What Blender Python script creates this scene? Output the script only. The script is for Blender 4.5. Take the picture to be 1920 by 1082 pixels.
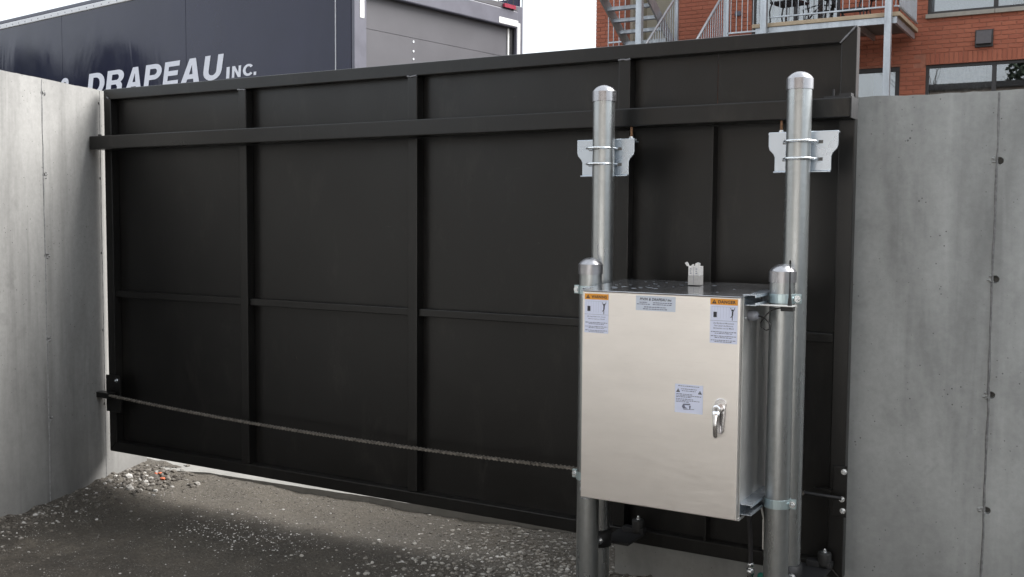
import bpy, bmesh, math, random
from mathutils import Vector, Matrix, noise
random.seed(7)
R = math.radians
scene = bpy.context.scene
for o in list(bpy.data.objects):
    bpy.data.objects.remove(o)
C = scene.collection

# ------------------------------------------------------------------ camera
cam_d = bpy.data.cameras.new('camera')
cam = bpy.data.objects.new('camera', cam_d)
C.objects.link(cam)
cam_d.sensor_fit = 'HORIZONTAL'
cam_d.sensor_width = 36.0
cam_d.lens = 36.5625
cam_d.clip_start = 0.05
cam_d.clip_end = 2000
right = Vector((0.8630, 0.5052, 0.0070)).normalized()
fwd = Vector((-0.5036, 0.8614, -0.0661))
fwd = (fwd - right * fwd.dot(right)).normalized()
up = right.cross(fwd)
m = Matrix((right, up, -fwd)).transposed().to_4x4()
m.translation = (0.0, -4.077, 1.511)
cam.matrix_world = m
scene.camera = cam

# ------------------------------------------------------------------ sky, sun, exposure
SUN_DIR = Vector((0.60, 0.56, 0.80)).normalized()         # towards the sun
sun_el = math.asin(SUN_DIR.z)
sun_az = math.atan2(SUN_DIR.x, SUN_DIR.y)
world = bpy.data.worlds.new('World')
scene.world = world
world.use_nodes = True
nt = world.node_tree
nt.nodes.clear()
sky = nt.nodes.new('ShaderNodeTexSky')
sky.sky_type = 'NISHITA'
sky.sun_disc = False
sky.sun_elevation = sun_el
sky.sun_rotation = sun_az
sky.air_density = 1.0
sky.dust_density = 6.0
sky.ozone_density = 1.0
hs = nt.nodes.new('ShaderNodeHueSaturation')
hs.inputs['Saturation'].default_value = 0.25              # thin bright overcast
bg = nt.nodes.new('ShaderNodeBackground')
bg.inputs['Strength'].default_value = 0.12
wo = nt.nodes.new('ShaderNodeOutputWorld')
mx = nt.nodes.new('ShaderNodeMix')                         # even cloud layer over the clear sky
mx.data_type = 'RGBA'
mx.inputs[0].default_value = 0.6
mx.inputs[7].default_value = (6.25, 6.7, 7.15, 1)
nt.links.new(sky.outputs[0], hs.inputs['Color'])
nt.links.new(hs.outputs[0], mx.inputs[6])
nt.links.new(mx.outputs[2], bg.inputs[0])
nt.links.new(bg.outputs[0], wo.inputs[0])
sun_d = bpy.data.lights.new('sun', 'SUN')
sun_d.energy = 2.9
sun_d.angle = R(44)
sun_d.color = (1.0, 0.97, 0.93)
sun = bpy.data.objects.new('sun', sun_d)
sun.rotation_euler = SUN_DIR.to_track_quat('Z', 'Y').to_euler()
C.objects.link(sun)
scene.view_settings.view_transform = 'Standard'
scene.view_settings.look = 'None'
scene.view_settings.gamma = 1
scene.view_settings.use_curve_mapping = False
scene.view_settings.exposure = 1.2
scene.cycles.max_bounces = 6
scene.cycles.diffuse_bounces = 3
scene.cycles.glossy_bounces = 3
scene.cycles.transparent_max_bounces = 6
scene.cycles.caustics_reflective = False
scene.cycles.caustics_refractive = False

# ------------------------------------------------------------------ helpers
WL = {}          # world offset of every object that carries parts


class MB:
    def __init__(self, xf=None):
        self.v, self.f, self.xf, self.sm = [], [], xf, set()

    def add(self, vs, fs, smooth=False):
        b = len(self.v)
        for p in vs:
            p = Vector(p)
            self.v.append(self.xf @ p if self.xf else p)
        for f in fs:
            if smooth:
                self.sm.add(len(self.f))
            self.f.append([b + i for i in f])
        return self

    def box(self, x0, x1, y0, y1, z0, z1):
        vs = [(x, y, z) for z in (z0, z1) for y in (y0, y1) for x in (x0, x1)]
        return self.add(vs, [(0, 2, 3, 1), (4, 5, 7, 6), (0, 1, 5, 4), (2, 6, 7, 3), (0, 4, 6, 2), (1, 3, 7, 5)])

    def bar(self, a, b, w, h, upv=(0, 0, 1)):
        a, b = Vector(a), Vector(b)
        d = (b - a).normalized()
        s = d.cross(Vector(upv))
        if s.length < 1e-4:
            s = d.cross(Vector((1, 0, 0)))
        s.normalize()
        u = s.cross(d)
        vs = [p + s * i * w / 2 + u * j * h / 2 for p in (a, b) for i, j in ((-1, -1), (1, -1), (1, 1), (-1, 1))]
        return self.add(vs, [(3, 2, 1, 0), (4, 5, 6, 7), (0, 1, 5, 4), (1, 2, 6, 5), (2, 3, 7, 6), (3, 0, 4, 7)])

    def prism(self, pts, y0, y1):            # outline in x,z ; thickness along y
        n = len(pts)
        vs = [(x, y0, z) for x, z in pts] + [(x, y1, z) for x, z in pts]
        fs = [list(range(n)), list(range(2 * n - 1, n - 1, -1))]
        fs += [(i, i + n, (i + 1) % n + n, (i + 1) % n) for i in range(n)]
        return self.add(vs, fs)

    def tube(self, pts, r, n=10, caps=True):
        pts = [Vector(p) for p in pts]
        rs = r if isinstance(r, (list, tuple)) else [r] * len(pts)
        vs, fs = [], []
        prev = None
        for i, p in enumerate(pts):
            d = (pts[min(i + 1, len(pts) - 1)] - pts[max(i - 1, 0)]).normalized()
            if prev is None:
                s = d.cross(Vector((0, 0, 1)))
                if s.length < 1e-3:
                    s = Vector((1, 0, 0))
            else:
                s = prev - d * prev.dot(d)
            s.normalize()
            prev = s
            u = d.cross(s)
            for k in range(n):
                a = 2 * math.pi * k / n
                vs.append(p + (s * math.cos(a) + u * math.sin(a)) * rs[i])
        for i in range(len(pts) - 1):
            for k in range(n):
                fs.append((i * n + k, i * n + (k + 1) % n, (i + 1) * n + (k + 1) % n, (i + 1) * n + k))
        self.add(vs, fs, True)
        if caps:
            L = len(pts) - 1
            self.add(vs[:n], [list(range(n - 1, -1, -1))])
            self.add(vs[L * n:], [list(range(n))])
        return self

    def lathe(self, c, prof, n=32):           # profile (r,z) about a vertical axis
        vs, fs = [], []
        for r, z in prof:
            for k in range(n):
                a = 2 * math.pi * k / n
                vs.append((c[0] + r * math.cos(a), c[1] + r * math.sin(a), z))
        for i in range(len(prof) - 1):
            for k in range(n):
                fs.append((i * n + k, i * n + (k + 1) % n, (i + 1) * n + (k + 1) % n, (i + 1) * n + k))
        return self.add(vs, fs, True)

    def build(self, name, mt, parent=None, origin=None, bevel=0.0, seg=2):
        if parent is not None:
            off = WL[parent.name]
        elif origin is not None:
            off = Vector(origin)
        else:
            xs = [p.x for p in self.v]; ys = [p.y for p in self.v]; zs = [p.z for p in self.v]
            off = Vector(((min(xs) + max(xs)) / 2, (min(ys) + max(ys)) / 2, min(zs)))
        me = bpy.data.meshes.new(name)
        me.from_pydata([p - off for p in self.v], [], self.f)
        for i in self.sm:
            me.polygons[i].use_smooth = True
        me.validate()
        me.update()
        if mt:
            me.materials.append(mt)
        o = bpy.data.objects.new(name, me)
        C.objects.link(o)
        if parent is not None:
            o.parent = parent
        else:
            o.location = off
        WL[o.name] = off
        if bevel:
            b = o.modifiers.new('bevel', 'BEVEL')
            b.width = bevel; b.segments = seg; b.limit_method = 'ANGLE'; b.angle_limit = R(40)
        return o


def tag(o, label=None, cat=None, group=None, kind=None):
    if label: o['label'] = label
    if cat: o['category'] = cat
    if group: o['group'] = group
    if kind: o['kind'] = kind
    return o


def thing(name, loc, label, cat, group=None):
    o = bpy.data.objects.new(name, None)
    o.empty_display_size = 0.1
    C.objects.link(o)
    o.location = loc
    WL[o.name] = Vector(loc)
    return tag(o, label, cat, group)


_txt = {}


def texts(specs):                              # all lettering in one evaluation
    obs = []
    for key, s, size, bold, shear, sp in specs:
        cu = bpy.data.curves.new('t', 'FONT')
        cu.body = s; cu.size = size; cu.offset = bold; cu.shear = shear; cu.space_character = sp
        cu.resolution_u = 4
        o = bpy.data.objects.new('t', cu)
        C.objects.link(o)
        obs.append((key, o))
    bpy.context.view_layer.update()
    dg = bpy.context.evaluated_depsgraph_get()
    for key, o in obs:
        me = bpy.data.meshes.new_from_object(o.evaluated_get(dg))
        _txt[key] = ([(v.co.x, v.co.y) for v in me.vertices], [list(p.vertices) for p in me.polygons])
        bpy.data.meshes.remove(me)
        cu = o.data
        bpy.data.objects.remove(o)
        bpy.data.curves.remove(cu)


def put_text(mb, key, x0, x1, z0, z1, y, fit_h=True):
    vs, fs = _txt[key]
    ax = min(v[0] for v in vs); bx = max(v[0] for v in vs)
    az = min(v[1] for v in vs); bz = max(v[1] for v in vs)
    sx = (x1 - x0) / (bx - ax); sz = (z1 - z0) / (bz - az)
    mb.add([(x0 + (v[0] - ax) * sx, y, z0 + (v[1] - az) * sz) for v in vs], fs)


def arc(cx, cz, rx, rz, a0, a1, n=10):
    return [(cx + rx * math.cos(R(a0 + (a1 - a0) * i / n)), cz + rz * math.sin(R(a0 + (a1 - a0) * i / n))) for i in range(n + 1)]


HEAVY = {     # heavy sans capitals in a unit box: outer loop, then holes
    'D': [[(0, 0), (0, 1), (.48, 1)] + arc(.48, .5, .52, .5, 90, -90)[1:], [(.29, .2), (.29, .8), (.44, .8)] + arc(.44, .5, .27, .3, 90, -90)[1:]],
    'P': [[(0, 0), (0, 1), (.58, 1)] + arc(.58, .675, .42, .325, 90, -90)[1:] + [(.29, .35), (.29, 0)], [(.29, .55), (.29, .81), (.54, .81)] + arc(.54, .68, .17, .13, 90, -90)[1:]],
    'R': [[(0, 0), (0, 1), (.60, 1)] + arc(.60, .71, .38, .29, 90, -55)[1:] + [(.92, .34), (.93, .12), (1, 0), (.69, 0), (.65, .10), (.64, .27), (.55, .37), (.29, .37), (.29, 0)],
          [(.29, .56), (.29, .81), (.56, .81)] + arc(.56, .685, .13, .125, 90, -90)[1:]],
    'A': [[(0, 0), (.34, 1), (.67, 1), (1, 0), (.71, 0), (.655, .17), (.35, .17), (.29, 0)], [(.41, .36), (.595, .36), (.503, .74)]],
    'E': [[(0, 0), (0, 1), (.98, 1), (.98, .79), (.29, .79), (.29, .61), (.92, .61), (.92, .41), (.29, .41), (.29, .21), (1, .21), (1, 0)]],
    'U': [[(0, 1)] + arc(.5, .37, .5, .37, 180, 360) + [(1, 1), (.71, 1)] + arc(.5, .37, .21, .17, 360, 180) + [(.29, 1)]],
    'I': [[(0, 0), (0, 1), (1, 1), (1, 0)]],
    'N': [[(0, 0), (0, 1), (.31, 1), (.72, .41), (.72, 1), (1, 1), (1, 0), (.70, 0), (.28, .60), (.28, 0)]],
    'C': [arc(.5, .5, .5, .5, 38, 322, 22) + arc(.5, .5, .25, .30, 322, 38, 18)],
    '.': [[(0, 0), (0, 1), (1, 1), (1, 0)]]}


def heavy_letters():
    obs = []
    for k, loops in HEAVY.items():
        cu = bpy.data.curves.new('h', 'CURVE')
        cu.dimensions = '2D'; cu.fill_mode = 'BOTH'
        for lp in loops:
            sp = cu.splines.new('POLY')
            sp.points.add(len(lp) - 1)
            for pt, (x, z) in zip(sp.points, lp): pt.co = (x, z, 0, 1)
            sp.use_cyclic_u = True
        o = bpy.data.objects.new('h', cu); C.objects.link(o); obs.append((k, o))
    bpy.context.view_layer.update()
    dg = bpy.context.evaluated_depsgraph_get()
    for k, o in obs:
        me = bpy.data.meshes.new_from_object(o.evaluated_get(dg))
        _txt[k] = ([(v.co.x, v.co.y) for v in me.vertices], [list(p.vertices) for p in me.polygons])
        cu = o.data; bpy.data.meshes.remove(me); bpy.data.objects.remove(o); bpy.data.curves.remove(cu)


heavy_letters()
texts([('&', '&', 1, .03, 0, 1),
       ('WARNING', 'WARNING', 1, .032, 0, 1.08), ('DANGER', 'DANGER', 1, .032, 0, 1.08),
       ('PD', 'PIVIN & DRAPEAU inc', 1, .032, .2, 1.06),
       ('w1', 'Moving Gate Can Cause', 1, .01, .15, 1), ('w2', 'Serious Injury or Death', 1, .01, .15, 1),
       ('d1', 'Une Barrière en Mouvement', 1, .01, .15, 1), ('d2', 'Peut Causer des Blessures', 1, .01, .15, 1),
       ('d3', 'Sérieuses ou la Mort', 1, .01, .15, 1)])


# ------------------------------------------------------------------ materials
class N:
    """tiny node-graph helper"""
    def __init__(self, name):
        self.m = bpy.data.materials.new(name)
        self.m.use_nodes = True
        self.t = self.m.node_tree
        self.b = self.t.nodes['Principled BSDF']
        self.tc = self.t.nodes.new('ShaderNodeNewGeometry')

    def L(self, a, b): self.t.links.new(a, b)

    def pos(self, scale=(1, 1, 1)):
        mp = self.t.nodes.new('ShaderNodeMapping')
        mp.inputs['Scale'].default_value = scale
        self.L(self.tc.outputs['Position'], mp.inputs[0])
        return mp.outputs[0]

    def noise(self, scale, detail=4, rough=.55, s=(1, 1, 1), dist=0):
        n = self.t.nodes.new('ShaderNodeTexNoise')
        n.inputs['Scale'].default_value = scale
        n.inputs['Detail'].default_value = detail
        n.inputs['Roughness'].default_value = rough
        n.inputs['Distortion'].default_value = dist
        self.L(self.pos(s), n.inputs['Vector'])
        return n.outputs[0]

    def vor(self, scale, s=(1, 1, 1), feat='F1', rnd=1):
        n = self.t.nodes.new('ShaderNodeTexVoronoi')
        n.feature = feat
        n.inputs['Scale'].default_value = scale
        n.inputs['Randomness'].default_value = rnd
        self.L(self.pos(s), n.inputs['Vector'])
        return n

    def ramp(self, x, *stops):
        r = self.t.nodes.new('ShaderNodeValToRGB')
        e = r.color_ramp.elements
        while len(e) < len(stops): e.new(.5)
        for el, (p, c) in zip(e, stops):
            el.position = p
            el.color = (c, c, c, 1) if isinstance(c, (int, float)) else (*c, 1)
        self.L(x, r.inputs[0])
        return r.outputs[0]

    def mix(self, fac, a, b, mode='MIX'):
        n = self.t.nodes.new('ShaderNodeMix')
        n.data_type = 'RGBA'
        n.blend_type = mode
        for s, v in ((n.inputs[0], fac), (n.inputs[6], a), (n.inputs[7], b)):
            if isinstance(v, bpy.types.NodeSocket): self.L(v, s)
            elif isinstance(v, tuple): s.default_value = (*v, 1)
            else: s.default_value = v if s.type == 'VALUE' else (v, v, v, 1)
        return n.outputs[2]

    def math(self, op, a, b):
        n = self.t.nodes.new('ShaderNodeMath')
        n.operation = op
        for s, v in zip(n.inputs, (a, b)):
            if isinstance(v, bpy.types.NodeSocket): self.L(v, s)
            else: s.default_value = v
        return n.outputs[0]

    def bump(self, h, strength=.3, dist=.01):
        n = self.t.nodes.new('ShaderNodeBump')
        n.inputs['Strength'].default_value = strength
        n.inputs['Distance'].default_value = dist
        self.L(h, n.inputs['Height'])
        self.L(n.outputs[0], self.b.inputs['Normal'])

    def set(self, **k):
        for key, v in k.items():
            s = self.b.inputs[{'col': 'Base Color', 'rough': 'Roughness', 'metal': 'Metallic', 'spec': 'Specular IOR Level',
                               'coat': 'Coat Weight', 'trans': 'Transmission Weight', 'emit': 'Emission Strength',
                               'ecol': 'Emission Color', 'alpha': 'Alpha', 'aniso': 'Anisotropic'}[key]]
            if isinstance(v, bpy.types.NodeSocket): self.L(v, s)
            elif isinstance(v, tuple): s.default_value = (*v, 1)
            else: s.default_value = v
        return self


def plain(name, col, rough=.5, metal=0., var=.12, scale=30, spec=.5, bump=0):
    n = N(name)
    f = n.noise(scale, 3)
    c = n.mix(n.ramp(f, (.3, 0.0), (.7, 1.0)), tuple(x * (1 - var) for x in col), tuple(min(1, x * (1 + var)) for x in col))
    n.set(col=c, rough=n.ramp(f, (.2, max(.02, rough - .06)), (.8, min(1, rough + .08))), metal=metal, spec=spec)
    if bump: n.bump(f, bump, .004)
    return n.m


def concrete(name, base, streak=.5, seed=0.0):
    n = N(name)
    big = n.noise(1.6 + seed, 5, .65, (1, 1, .35), .3)
    col = n.ramp(big, (.30, tuple(x * .66 for x in base)), (.5, base), (.70, tuple(min(1, x * 1.22) for x in base)))
    st = n.noise(7, 4, .6, (1, 1, .07), .3)                       # rain streaks running down
    col = n.mix(n.math('MULTIPLY', n.ramp(st, (.52, 0.), (.75, 1.)), streak), col, tuple(x * .45 for x in base))
    st2 = n.noise(11, 3, .6, (1, 1, .05), .2)
    col = n.mix(n.math('MULTIPLY', n.ramp(st2, (.6, 0.), (.78, 1.)), .35), col, tuple(min(1, x * 1.35) for x in base))
    fine = n.noise(34, 5, .75)
    col = n.mix(.33, col, n.ramp(fine, (.3, .36), (.7, .64)), 'OVERLAY')
    v = n.vor(42)                                                  # bug holes
    msk = n.ramp(n.noise(2.2, 2), (.30, 0.), (.46, 1.))
    vr = n.ramp(n.math('ADD', v.outputs[0], n.math('MULTIPLY', n.noise(9, 2), .42)), (.25, 1.), (.30, 0.))
    hole = n.math('MULTIPLY', vr, msk)
    col = n.mix(n.math('MULTIPLY', hole, .75), col, (.05, .05, .05))
    blot = n.ramp(n.noise(3.2, 4, .7, dist=.6), (.60, 0.), (.72, 1.))
    col = n.mix(n.math('MULTIPLY', blot, .35), col, tuple(x * .5 for x in base))
    sep = n.t.nodes.new('ShaderNodeSeparateXYZ')               # occlusion shade painted into the colour towards the wall foot
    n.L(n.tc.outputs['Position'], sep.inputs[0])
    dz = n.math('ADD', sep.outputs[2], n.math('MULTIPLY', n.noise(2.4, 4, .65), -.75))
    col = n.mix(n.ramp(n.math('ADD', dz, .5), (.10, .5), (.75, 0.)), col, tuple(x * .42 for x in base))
    n.set(col=col, rough=n.ramp(fine, (.2, .75), (.8, .95)), spec=.25)
    h = n.math('SUBTRACT', n.math('ADD', n.math('MULTIPLY', fine, .25), n.math('MULTIPLY', big, .5)), hole)
    n.bump(h, .25, .006)
    return n.m


M = {}
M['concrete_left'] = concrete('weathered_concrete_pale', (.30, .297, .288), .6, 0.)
M['concrete_right'] = concrete('weathered_concrete_grey', (.40, .41, .405), .55, .35)
M['hole'] = plain('grout_dark', (.15, .15, .145), .95)
M['joint'] = plain('joint_grout', (.2, .2, .2), .9, var=.3, scale=60)


def gate_paint():
    n = N('black_gate_paint')
    f = n.noise(2.5, 5, .6)
    g = n.noise(90, 3)
    c = n.mix(n.ramp(f, (.3, 0.), (.7, 1.)), (.0048, .0045, .0043), (.0080, .0076, .0072))
    dust = n.ramp(n.noise(7, 5, .75, (1, 1, .35), .4), (.55, 0.), (.80, 1.))
    c = n.mix(n.math('MULTIPLY', dust, .20), c, (.085, .078, .068))
    scr = n.ramp(n.noise(26, 4, .8, (.25, 1, 1.6), 1.2), (.69, 0.), (.73, 1.))
    c = n.mix(n.math('MULTIPLY', scr, .22), c, (.12, .115, .11))
    n.set(col=c, rough=n.ramp(n.noise(3.5, 5, .7, (1, 1, .5)), (.25, .26), (.75, .40)), spec=.42)
    n.bump(n.math('ADD', g, n.math('MULTIPLY', f, 6)), .06, .003)
    return n.m


M['gate'] = gate_paint()
M['weld'] = plain('weld_bead', (.16, .16, .17), .45, .3, .3, 80)


def galv(name, base, rough=.36, speck=.5):
    n = N(name)
    sp = n.vor(55)
    big = n.noise(14, 4, .6, (1, 1, .12))
    c = n.mix(n.ramp(sp.outputs[1], (.2, 0.), (.8, 1.)), tuple(x * .95 for x in base), tuple(min(1, x * 1.05) for x in base))
    c = n.mix(n.ramp(big, (.35, 0.), (.75, .5)), c, tuple(x * .70 for x in base))
    dirt = n.ramp(n.noise(70, 3, .7), (.68, 0.), (.72, 1.))
    c = n.mix(n.math('MULTIPLY', dirt, speck), c, (.07, .06, .05))
    n.set(col=c, rough=n.ramp(big, (.3, rough - .05), (.7, rough + .12)), metal=n.ramp(dirt, (0., .9), (1., .3)))
    n.bump(n.noise(120, 2), .04, .002)
    return n.m


M['galv'] = galv('galvanised_steel', (.42, .44, .445), .27, .30)
M['galv_far'] = galv('galvanised_steel_railing', (.52, .55, .58), .5, .15)
M['cap'] = galv('cast_aluminium_cap', (.40, .40, .42), .25, .10)
M['zinc'] = plain('bright_zinc_plate', (.56, .62, .69), .27, .8, .04, 5)
M['zinc_clamp'] = plain('blue_zinc_clamp', (.50, .61, .63), .34, .75, .06, 12)
M['bolt'] = plain('zinc_bolt', (.75, .78, .80), .25, .9, .1, 90)
M['copper'] = plain('rusty_stud', (.20, .11, .06), .5, .6, .3, 120)


def stainless(name, base, rough, streaky=True, metal=.95):
    n = N(name)
    g = n.noise(9, 4, .6, (1, 1, 40) if streaky else (1, 1, 1))
    big = n.noise(4, 4, .6, (1, 1, 3))
    sm = n.ramp(n.noise(10, 5, .7, (1.0, 1, 5), .8), (.62, 0.), (.75, 1.))
    c = n.mix(n.ramp(big, (.3, 0.), (.7, 1.)), tuple(x * .93 for x in base), base)
    c = n.mix(n.math('MULTIPLY', sm, .20), c, tuple(x * .7 for x in base))
    hl = n.ramp(n.noise(14, 5, .75, (.22, 1, 6.), .25), (.60, 0.), (.70, 1.))
    c = n.mix(n.math('MULTIPLY', hl, .16), c, tuple(x * .62 for x in base))
    gr = n.noise(160, 2, .6, (.04, 1, 4))
    c = n.mix(.20, c, n.ramp(gr, (.3, .36), (.7, .64)), 'OVERLAY')
    n.set(col=c, rough=n.ramp(g, (.3, rough - .05), (.7, rough + .07)), metal=metal)
    n.bump(n.noise(60, 3, .6, (.15, 1, 10)), .02, .001)
    return n.m


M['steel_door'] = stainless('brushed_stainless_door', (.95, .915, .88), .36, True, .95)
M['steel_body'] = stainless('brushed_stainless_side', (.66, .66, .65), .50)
M['steel_lid'] = stainless('stainless_lid', (.62, .63, .66), .16, False)
M['chrome'] = plain('chrome', (.82, .82, .84), .12, 1., .04)
M['rubber'] = plain('black_rubber', (.018, .018, .018), .6)
M['sticker'] = plain('sticker_white', (.70, .74, .90), .45, var=.02)
M['sticker_clear'] = plain('sticker_pale', (.60, .65, .74), .35, var=.03)
M['orange'] = plain('sticker_orange', (.78, .33, .035), .45, var=.03)
M['ink'] = plain('print_ink', (.025, .025, .035), .5)
M['ink_grey'] = plain('print_grey', (.16, .17, .24), .5)
M['ink_pale'] = plain('print_pale_grey', (.45, .47, .58), .5)
M['chain'] = plain('greasy_chain', (.20, .185, .165), .42, .6, .5, 60)
M['plastic_grey'] = plain('grey_plastic', (.35, .37, .42), .4)
M['carton'] = plain('torn_carton', (.72, .71, .70), .8, var=.1, scale=90)
M['carton_grey'] = plain('carton_grey', (.46, .45, .44), .8, var=.08, scale=90)
M['green'] = plain('green_plastic', (.01, .16, .13), .5)
M['conduit'] = plain('conduit_grey', (.05, .05, .055), .5)
M['strap'] = plain('pale_strap', (.6, .6, .58), .6)


def truck_paint():
    n = N('navy_truck_paint')
    f = n.noise(1.2, 3)
    c = n.mix(n.ramp(f, (.3, 0.), (.7, 1.)), (.008, .0085, .030), (.012, .0125, .040))
    n.set(col=c, rough=n.ramp(n.noise(3, 4), (.3, .09), (.7, .15)), spec=.36)
    n.bump(n.noise(1.3, 3, .5, (1, 1, .45), .8), .13, .04)
    return n.m


M['truck'] = truck_paint()
M['truck_white'] = plain('truck_white', (.78, .78, .80), .4, var=.04)
M['letter'] = plain('letter_white', (.74, .75, .82), .45, var=.03)
M['truck_grey'] = plain('truck_grey_paint', (.092, .090, .102), .5, var=.10, scale=3, bump=.05)
M['truck_grey2'] = plain('truck_grey_frame', (.115, .115, .145), .45, var=.12, scale=5)
M['reflector'] = plain('reflector_strip', (.80, .80, .78), .3, var=.05)
M['red_lamp'] = plain('red_lamp', (.30, .03, .06), .2, var=.05)
M['tyre'] = plain('tyre', (.02, .02, .02), .8)
M['dark_metal'] = plain('dark_metal', (.03, .03, .032), .5, .3)


def brick_mat():
    n = N('orange_red_brick')
    oi = n.t.nodes.new('ShaderNodeObjectInfo')
    rnd = n.math('FRACT', n.math('ADD', n.tc.outputs['Random Per Island'], oi.outputs['Random']), 0)
    c = n.ramp(rnd, (0., (.34, .118, .075)), (.35, (.40, .140, .088)), (.7, (.44, .158, .098)), (1., (.37, .122, .080)))
    c = n.mix(n.ramp(n.noise(30, 5, .7), (.3, 0.), (.75, .4)), c, (.34, .105, .062))
    c = n.mix(n.ramp(n.noise(.9, 4, .6), (.45, 0.), (.75, .4)), c, (.33, .115, .08))
    n.set(col=c, rough=.9, spec=.2)
    n.bump(n.noise(90, 4), .3, .004)
    return n.m


M['brick'] = brick_mat()
M['mortar'] = plain('mortar', (.36, .145, .095), .95, var=.2, scale=12)
M['stone_sill'] = plain('stone_sill', (.34, .31, .27), .85, var=.1, scale=15)
M['win_frame'] = plain('dark_window_frame', (.035, .032, .032), .5)
M['blind'] = plain('white_blind', (.80, .83, .88), .8, var=.05, scale=2)
M['curtain'] = plain('pale_curtain', (.40, .37, .35), .9, var=.5, scale=6)
M['interior'] = plain('dark_interior', (.03, .03, .035), .9)
M['cream'] = plain('cream_board', (.46, .42, .34), .8, var=.1, scale=3)
M['wood'] = plain('tan_deck_edge', (.46, .36, .25), .8, var=.12, scale=9)
M['deck_under'] = plain('deck_soffit', (.22, .22, .23), .7, var=.15, scale=4)
M['iron'] = plain('black_wrought_iron', (.02, .018, .02), .5)
M['beige'] = plain('beige_bounce_render', (.74, .69, .64), .9, var=.1, scale=2)
M['brown'] = plain('brown_blocker_render', (.24, .20, .17), .9, var=.1, scale=2)
M['pale_panel'] = plain('pale_bounce_panel', (.82, .80, .78), .6, var=.04, scale=2)  # kept pale to brighten the cabinet's reflection of the added building


def glass_mat():
    n = N('window_glass')                                  # thin pane: clear, with mirror reflection by angle
    t = n.t
    t.nodes.remove(n.b)
    tr_ = t.nodes.new('ShaderNodeBsdfTransparent'); tr_.inputs[0].default_value = (.86, .90, .92, 1)
    gl = t.nodes.new('ShaderNodeBsdfGlossy'); gl.inputs['Roughness'].default_value = .01
    fr = t.nodes.new('ShaderNodeFresnel'); fr.inputs[0].default_value = 2.7
    ms = t.nodes.new('ShaderNodeMixShader')
    n.L(fr.outputs[0], ms.inputs[0]); n.L(tr_.outputs[0], ms.inputs[1]); n.L(gl.outputs[0], ms.inputs[2])
    n.L(ms.outputs[0], t.nodes['Material Output'].inputs[0])
    return n.m


M['glass'] = glass_mat()


def dirt_mat():
    n = N('yard_dirt')
    big = n.noise(2.2, 6, .72, dist=.8)
    mid = n.noise(9, 5, .7)
    fine = n.noise(75, 4, .75)
    c = n.ramp(big, (.34, (.018, .015, .012)), (.5, (.048, .041, .033)), (.64, (.108, .094, .076)))
    c = n.mix(n.ramp(mid, (.3, 0.), (.7, .6)), c, (.034, .030, .027))
    # trodden pale dust in a band along the gate line, wet soil further in
    sep = n.t.nodes.new('ShaderNodeSeparateXYZ')
    n.L(n.tc.outputs['Position'], sep.inputs[0])
    yy = n.math('ADD', sep.outputs[1], n.math('MULTIPLY', n.noise(1.6, 5, .7), .9))
    c = n.mix(n.ramp(n.math('ADD', n.math('MULTIPLY', yy, .5), .62), (.12, 0.), (.95, .7)), c, (.150, .134, .112))
    c = n.mix(.8, c, n.ramp(fine, (.28, .26), (.72, .76)), 'OVERLAY')
    sp = n.vor(95)
    pk = n.ramp(n.math('MULTIPLY', n.ramp(sp.outputs[0], (.16, 1.), (.22, 0.)), n.ramp(n.noise(14, 3), (.5, 0.), (.62, 1.))), (0., 0.), (1., 1.))
    c = n.mix(n.math('MULTIPLY', pk, .8), c, (.45, .44, .42))
    n.set(col=c, rough=n.ramp(big, (.3, .55), (.6, .9)), spec=.3)
    n.bump(n.math('ADD', n.math('MULTIPLY', mid, .8), n.math('MULTIPLY', fine, .7)), .9, .03)
    return n.m


M['dirt'] = dirt_mat()


def stone_mat():
    n = N('gravel_stone')
    r = n.tc.outputs['Random Per Island']
    c = n.ramp(r, (0., (.040, .035, .029)), (.5, (.085, .075, .063)), (.82, (.17, .155, .135)), (1., (.50, .49, .47)))
    c = n.mix(n.ramp(n.noise(80, 3), (.3, 0.), (.7, .4)), c, (.12, .11, .10))
    n.set(col=c, rough=.75, spec=.35)
    return n.m


M['stone'] = stone_mat()
def pale_stone():
    n = N('pale_gravel_stone')
    c = n.ramp(n.tc.outputs['Random Per Island'], (0., (.10, .092, .080)), (.5, (.26, .24, .21)), (.85, (.42, .40, .36)), (1., (.62, .60, .57)))
    c = n.mix(n.ramp(n.noise(80, 3), (.3, 0.), (.7, .4)), c, (.14, .13, .115))
    n.set(col=c, rough=.8, spec=.3)
    return n.m
M['pale_stone'] = pale_stone()
M['sidewalk'] = plain('sidewalk_concrete', (.25, .245, .23), .9, var=.14, scale=6, bump=.2)
M['bounce_slab'] = plain('bounce_slab_concrete', (.42, .41, .39), .9, var=.12, scale=4, bump=.2)
M['asphalt'] = plain('asphalt', (.055, .055, .057), .9, var=.25, scale=40, bump=.3)
M['soil'] = plain('terrace_soil', (.10, .085, .065), .95, var=.3, scale=8, bump=.4)
M['fragment'] = plain('brick_fragment', (.42, .12, .06), .9, var=.3, scale=60)
M['rubble'] = plain('mortar_rubble', (.62, .60, .57), .95, var=.2, scale=60)


# ================================================================== THE SETTING
def hgt(x, y):
    z = -.09
    near = max(0, 1 - max(0, abs(x + 2.5) - 5) / 2) * max(0, 1 - max(0, -(y + 5)) / 2)
    if y < .7:
        z += near * (.030 * noise.noise((x * 1.3, y * 1.3, 0)) + .014 * noise.noise((x * 5, y * 5, 3)) + .007 * noise.noise((x * 16, y * 16, 7)))
        d = (x + 5.207) * .952 + (y - .04) * .307           # distance from the left wall
        if -.3 < d < .8 and y < .5:
            z += near * (.045 * max(0, 1 - abs(d) / .45) + .02 * noise.noise((x * 9, y * 9, 1)) * max(0, 1 - abs(d) / .6))
    else:
        z -= .04
    return z


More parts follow.
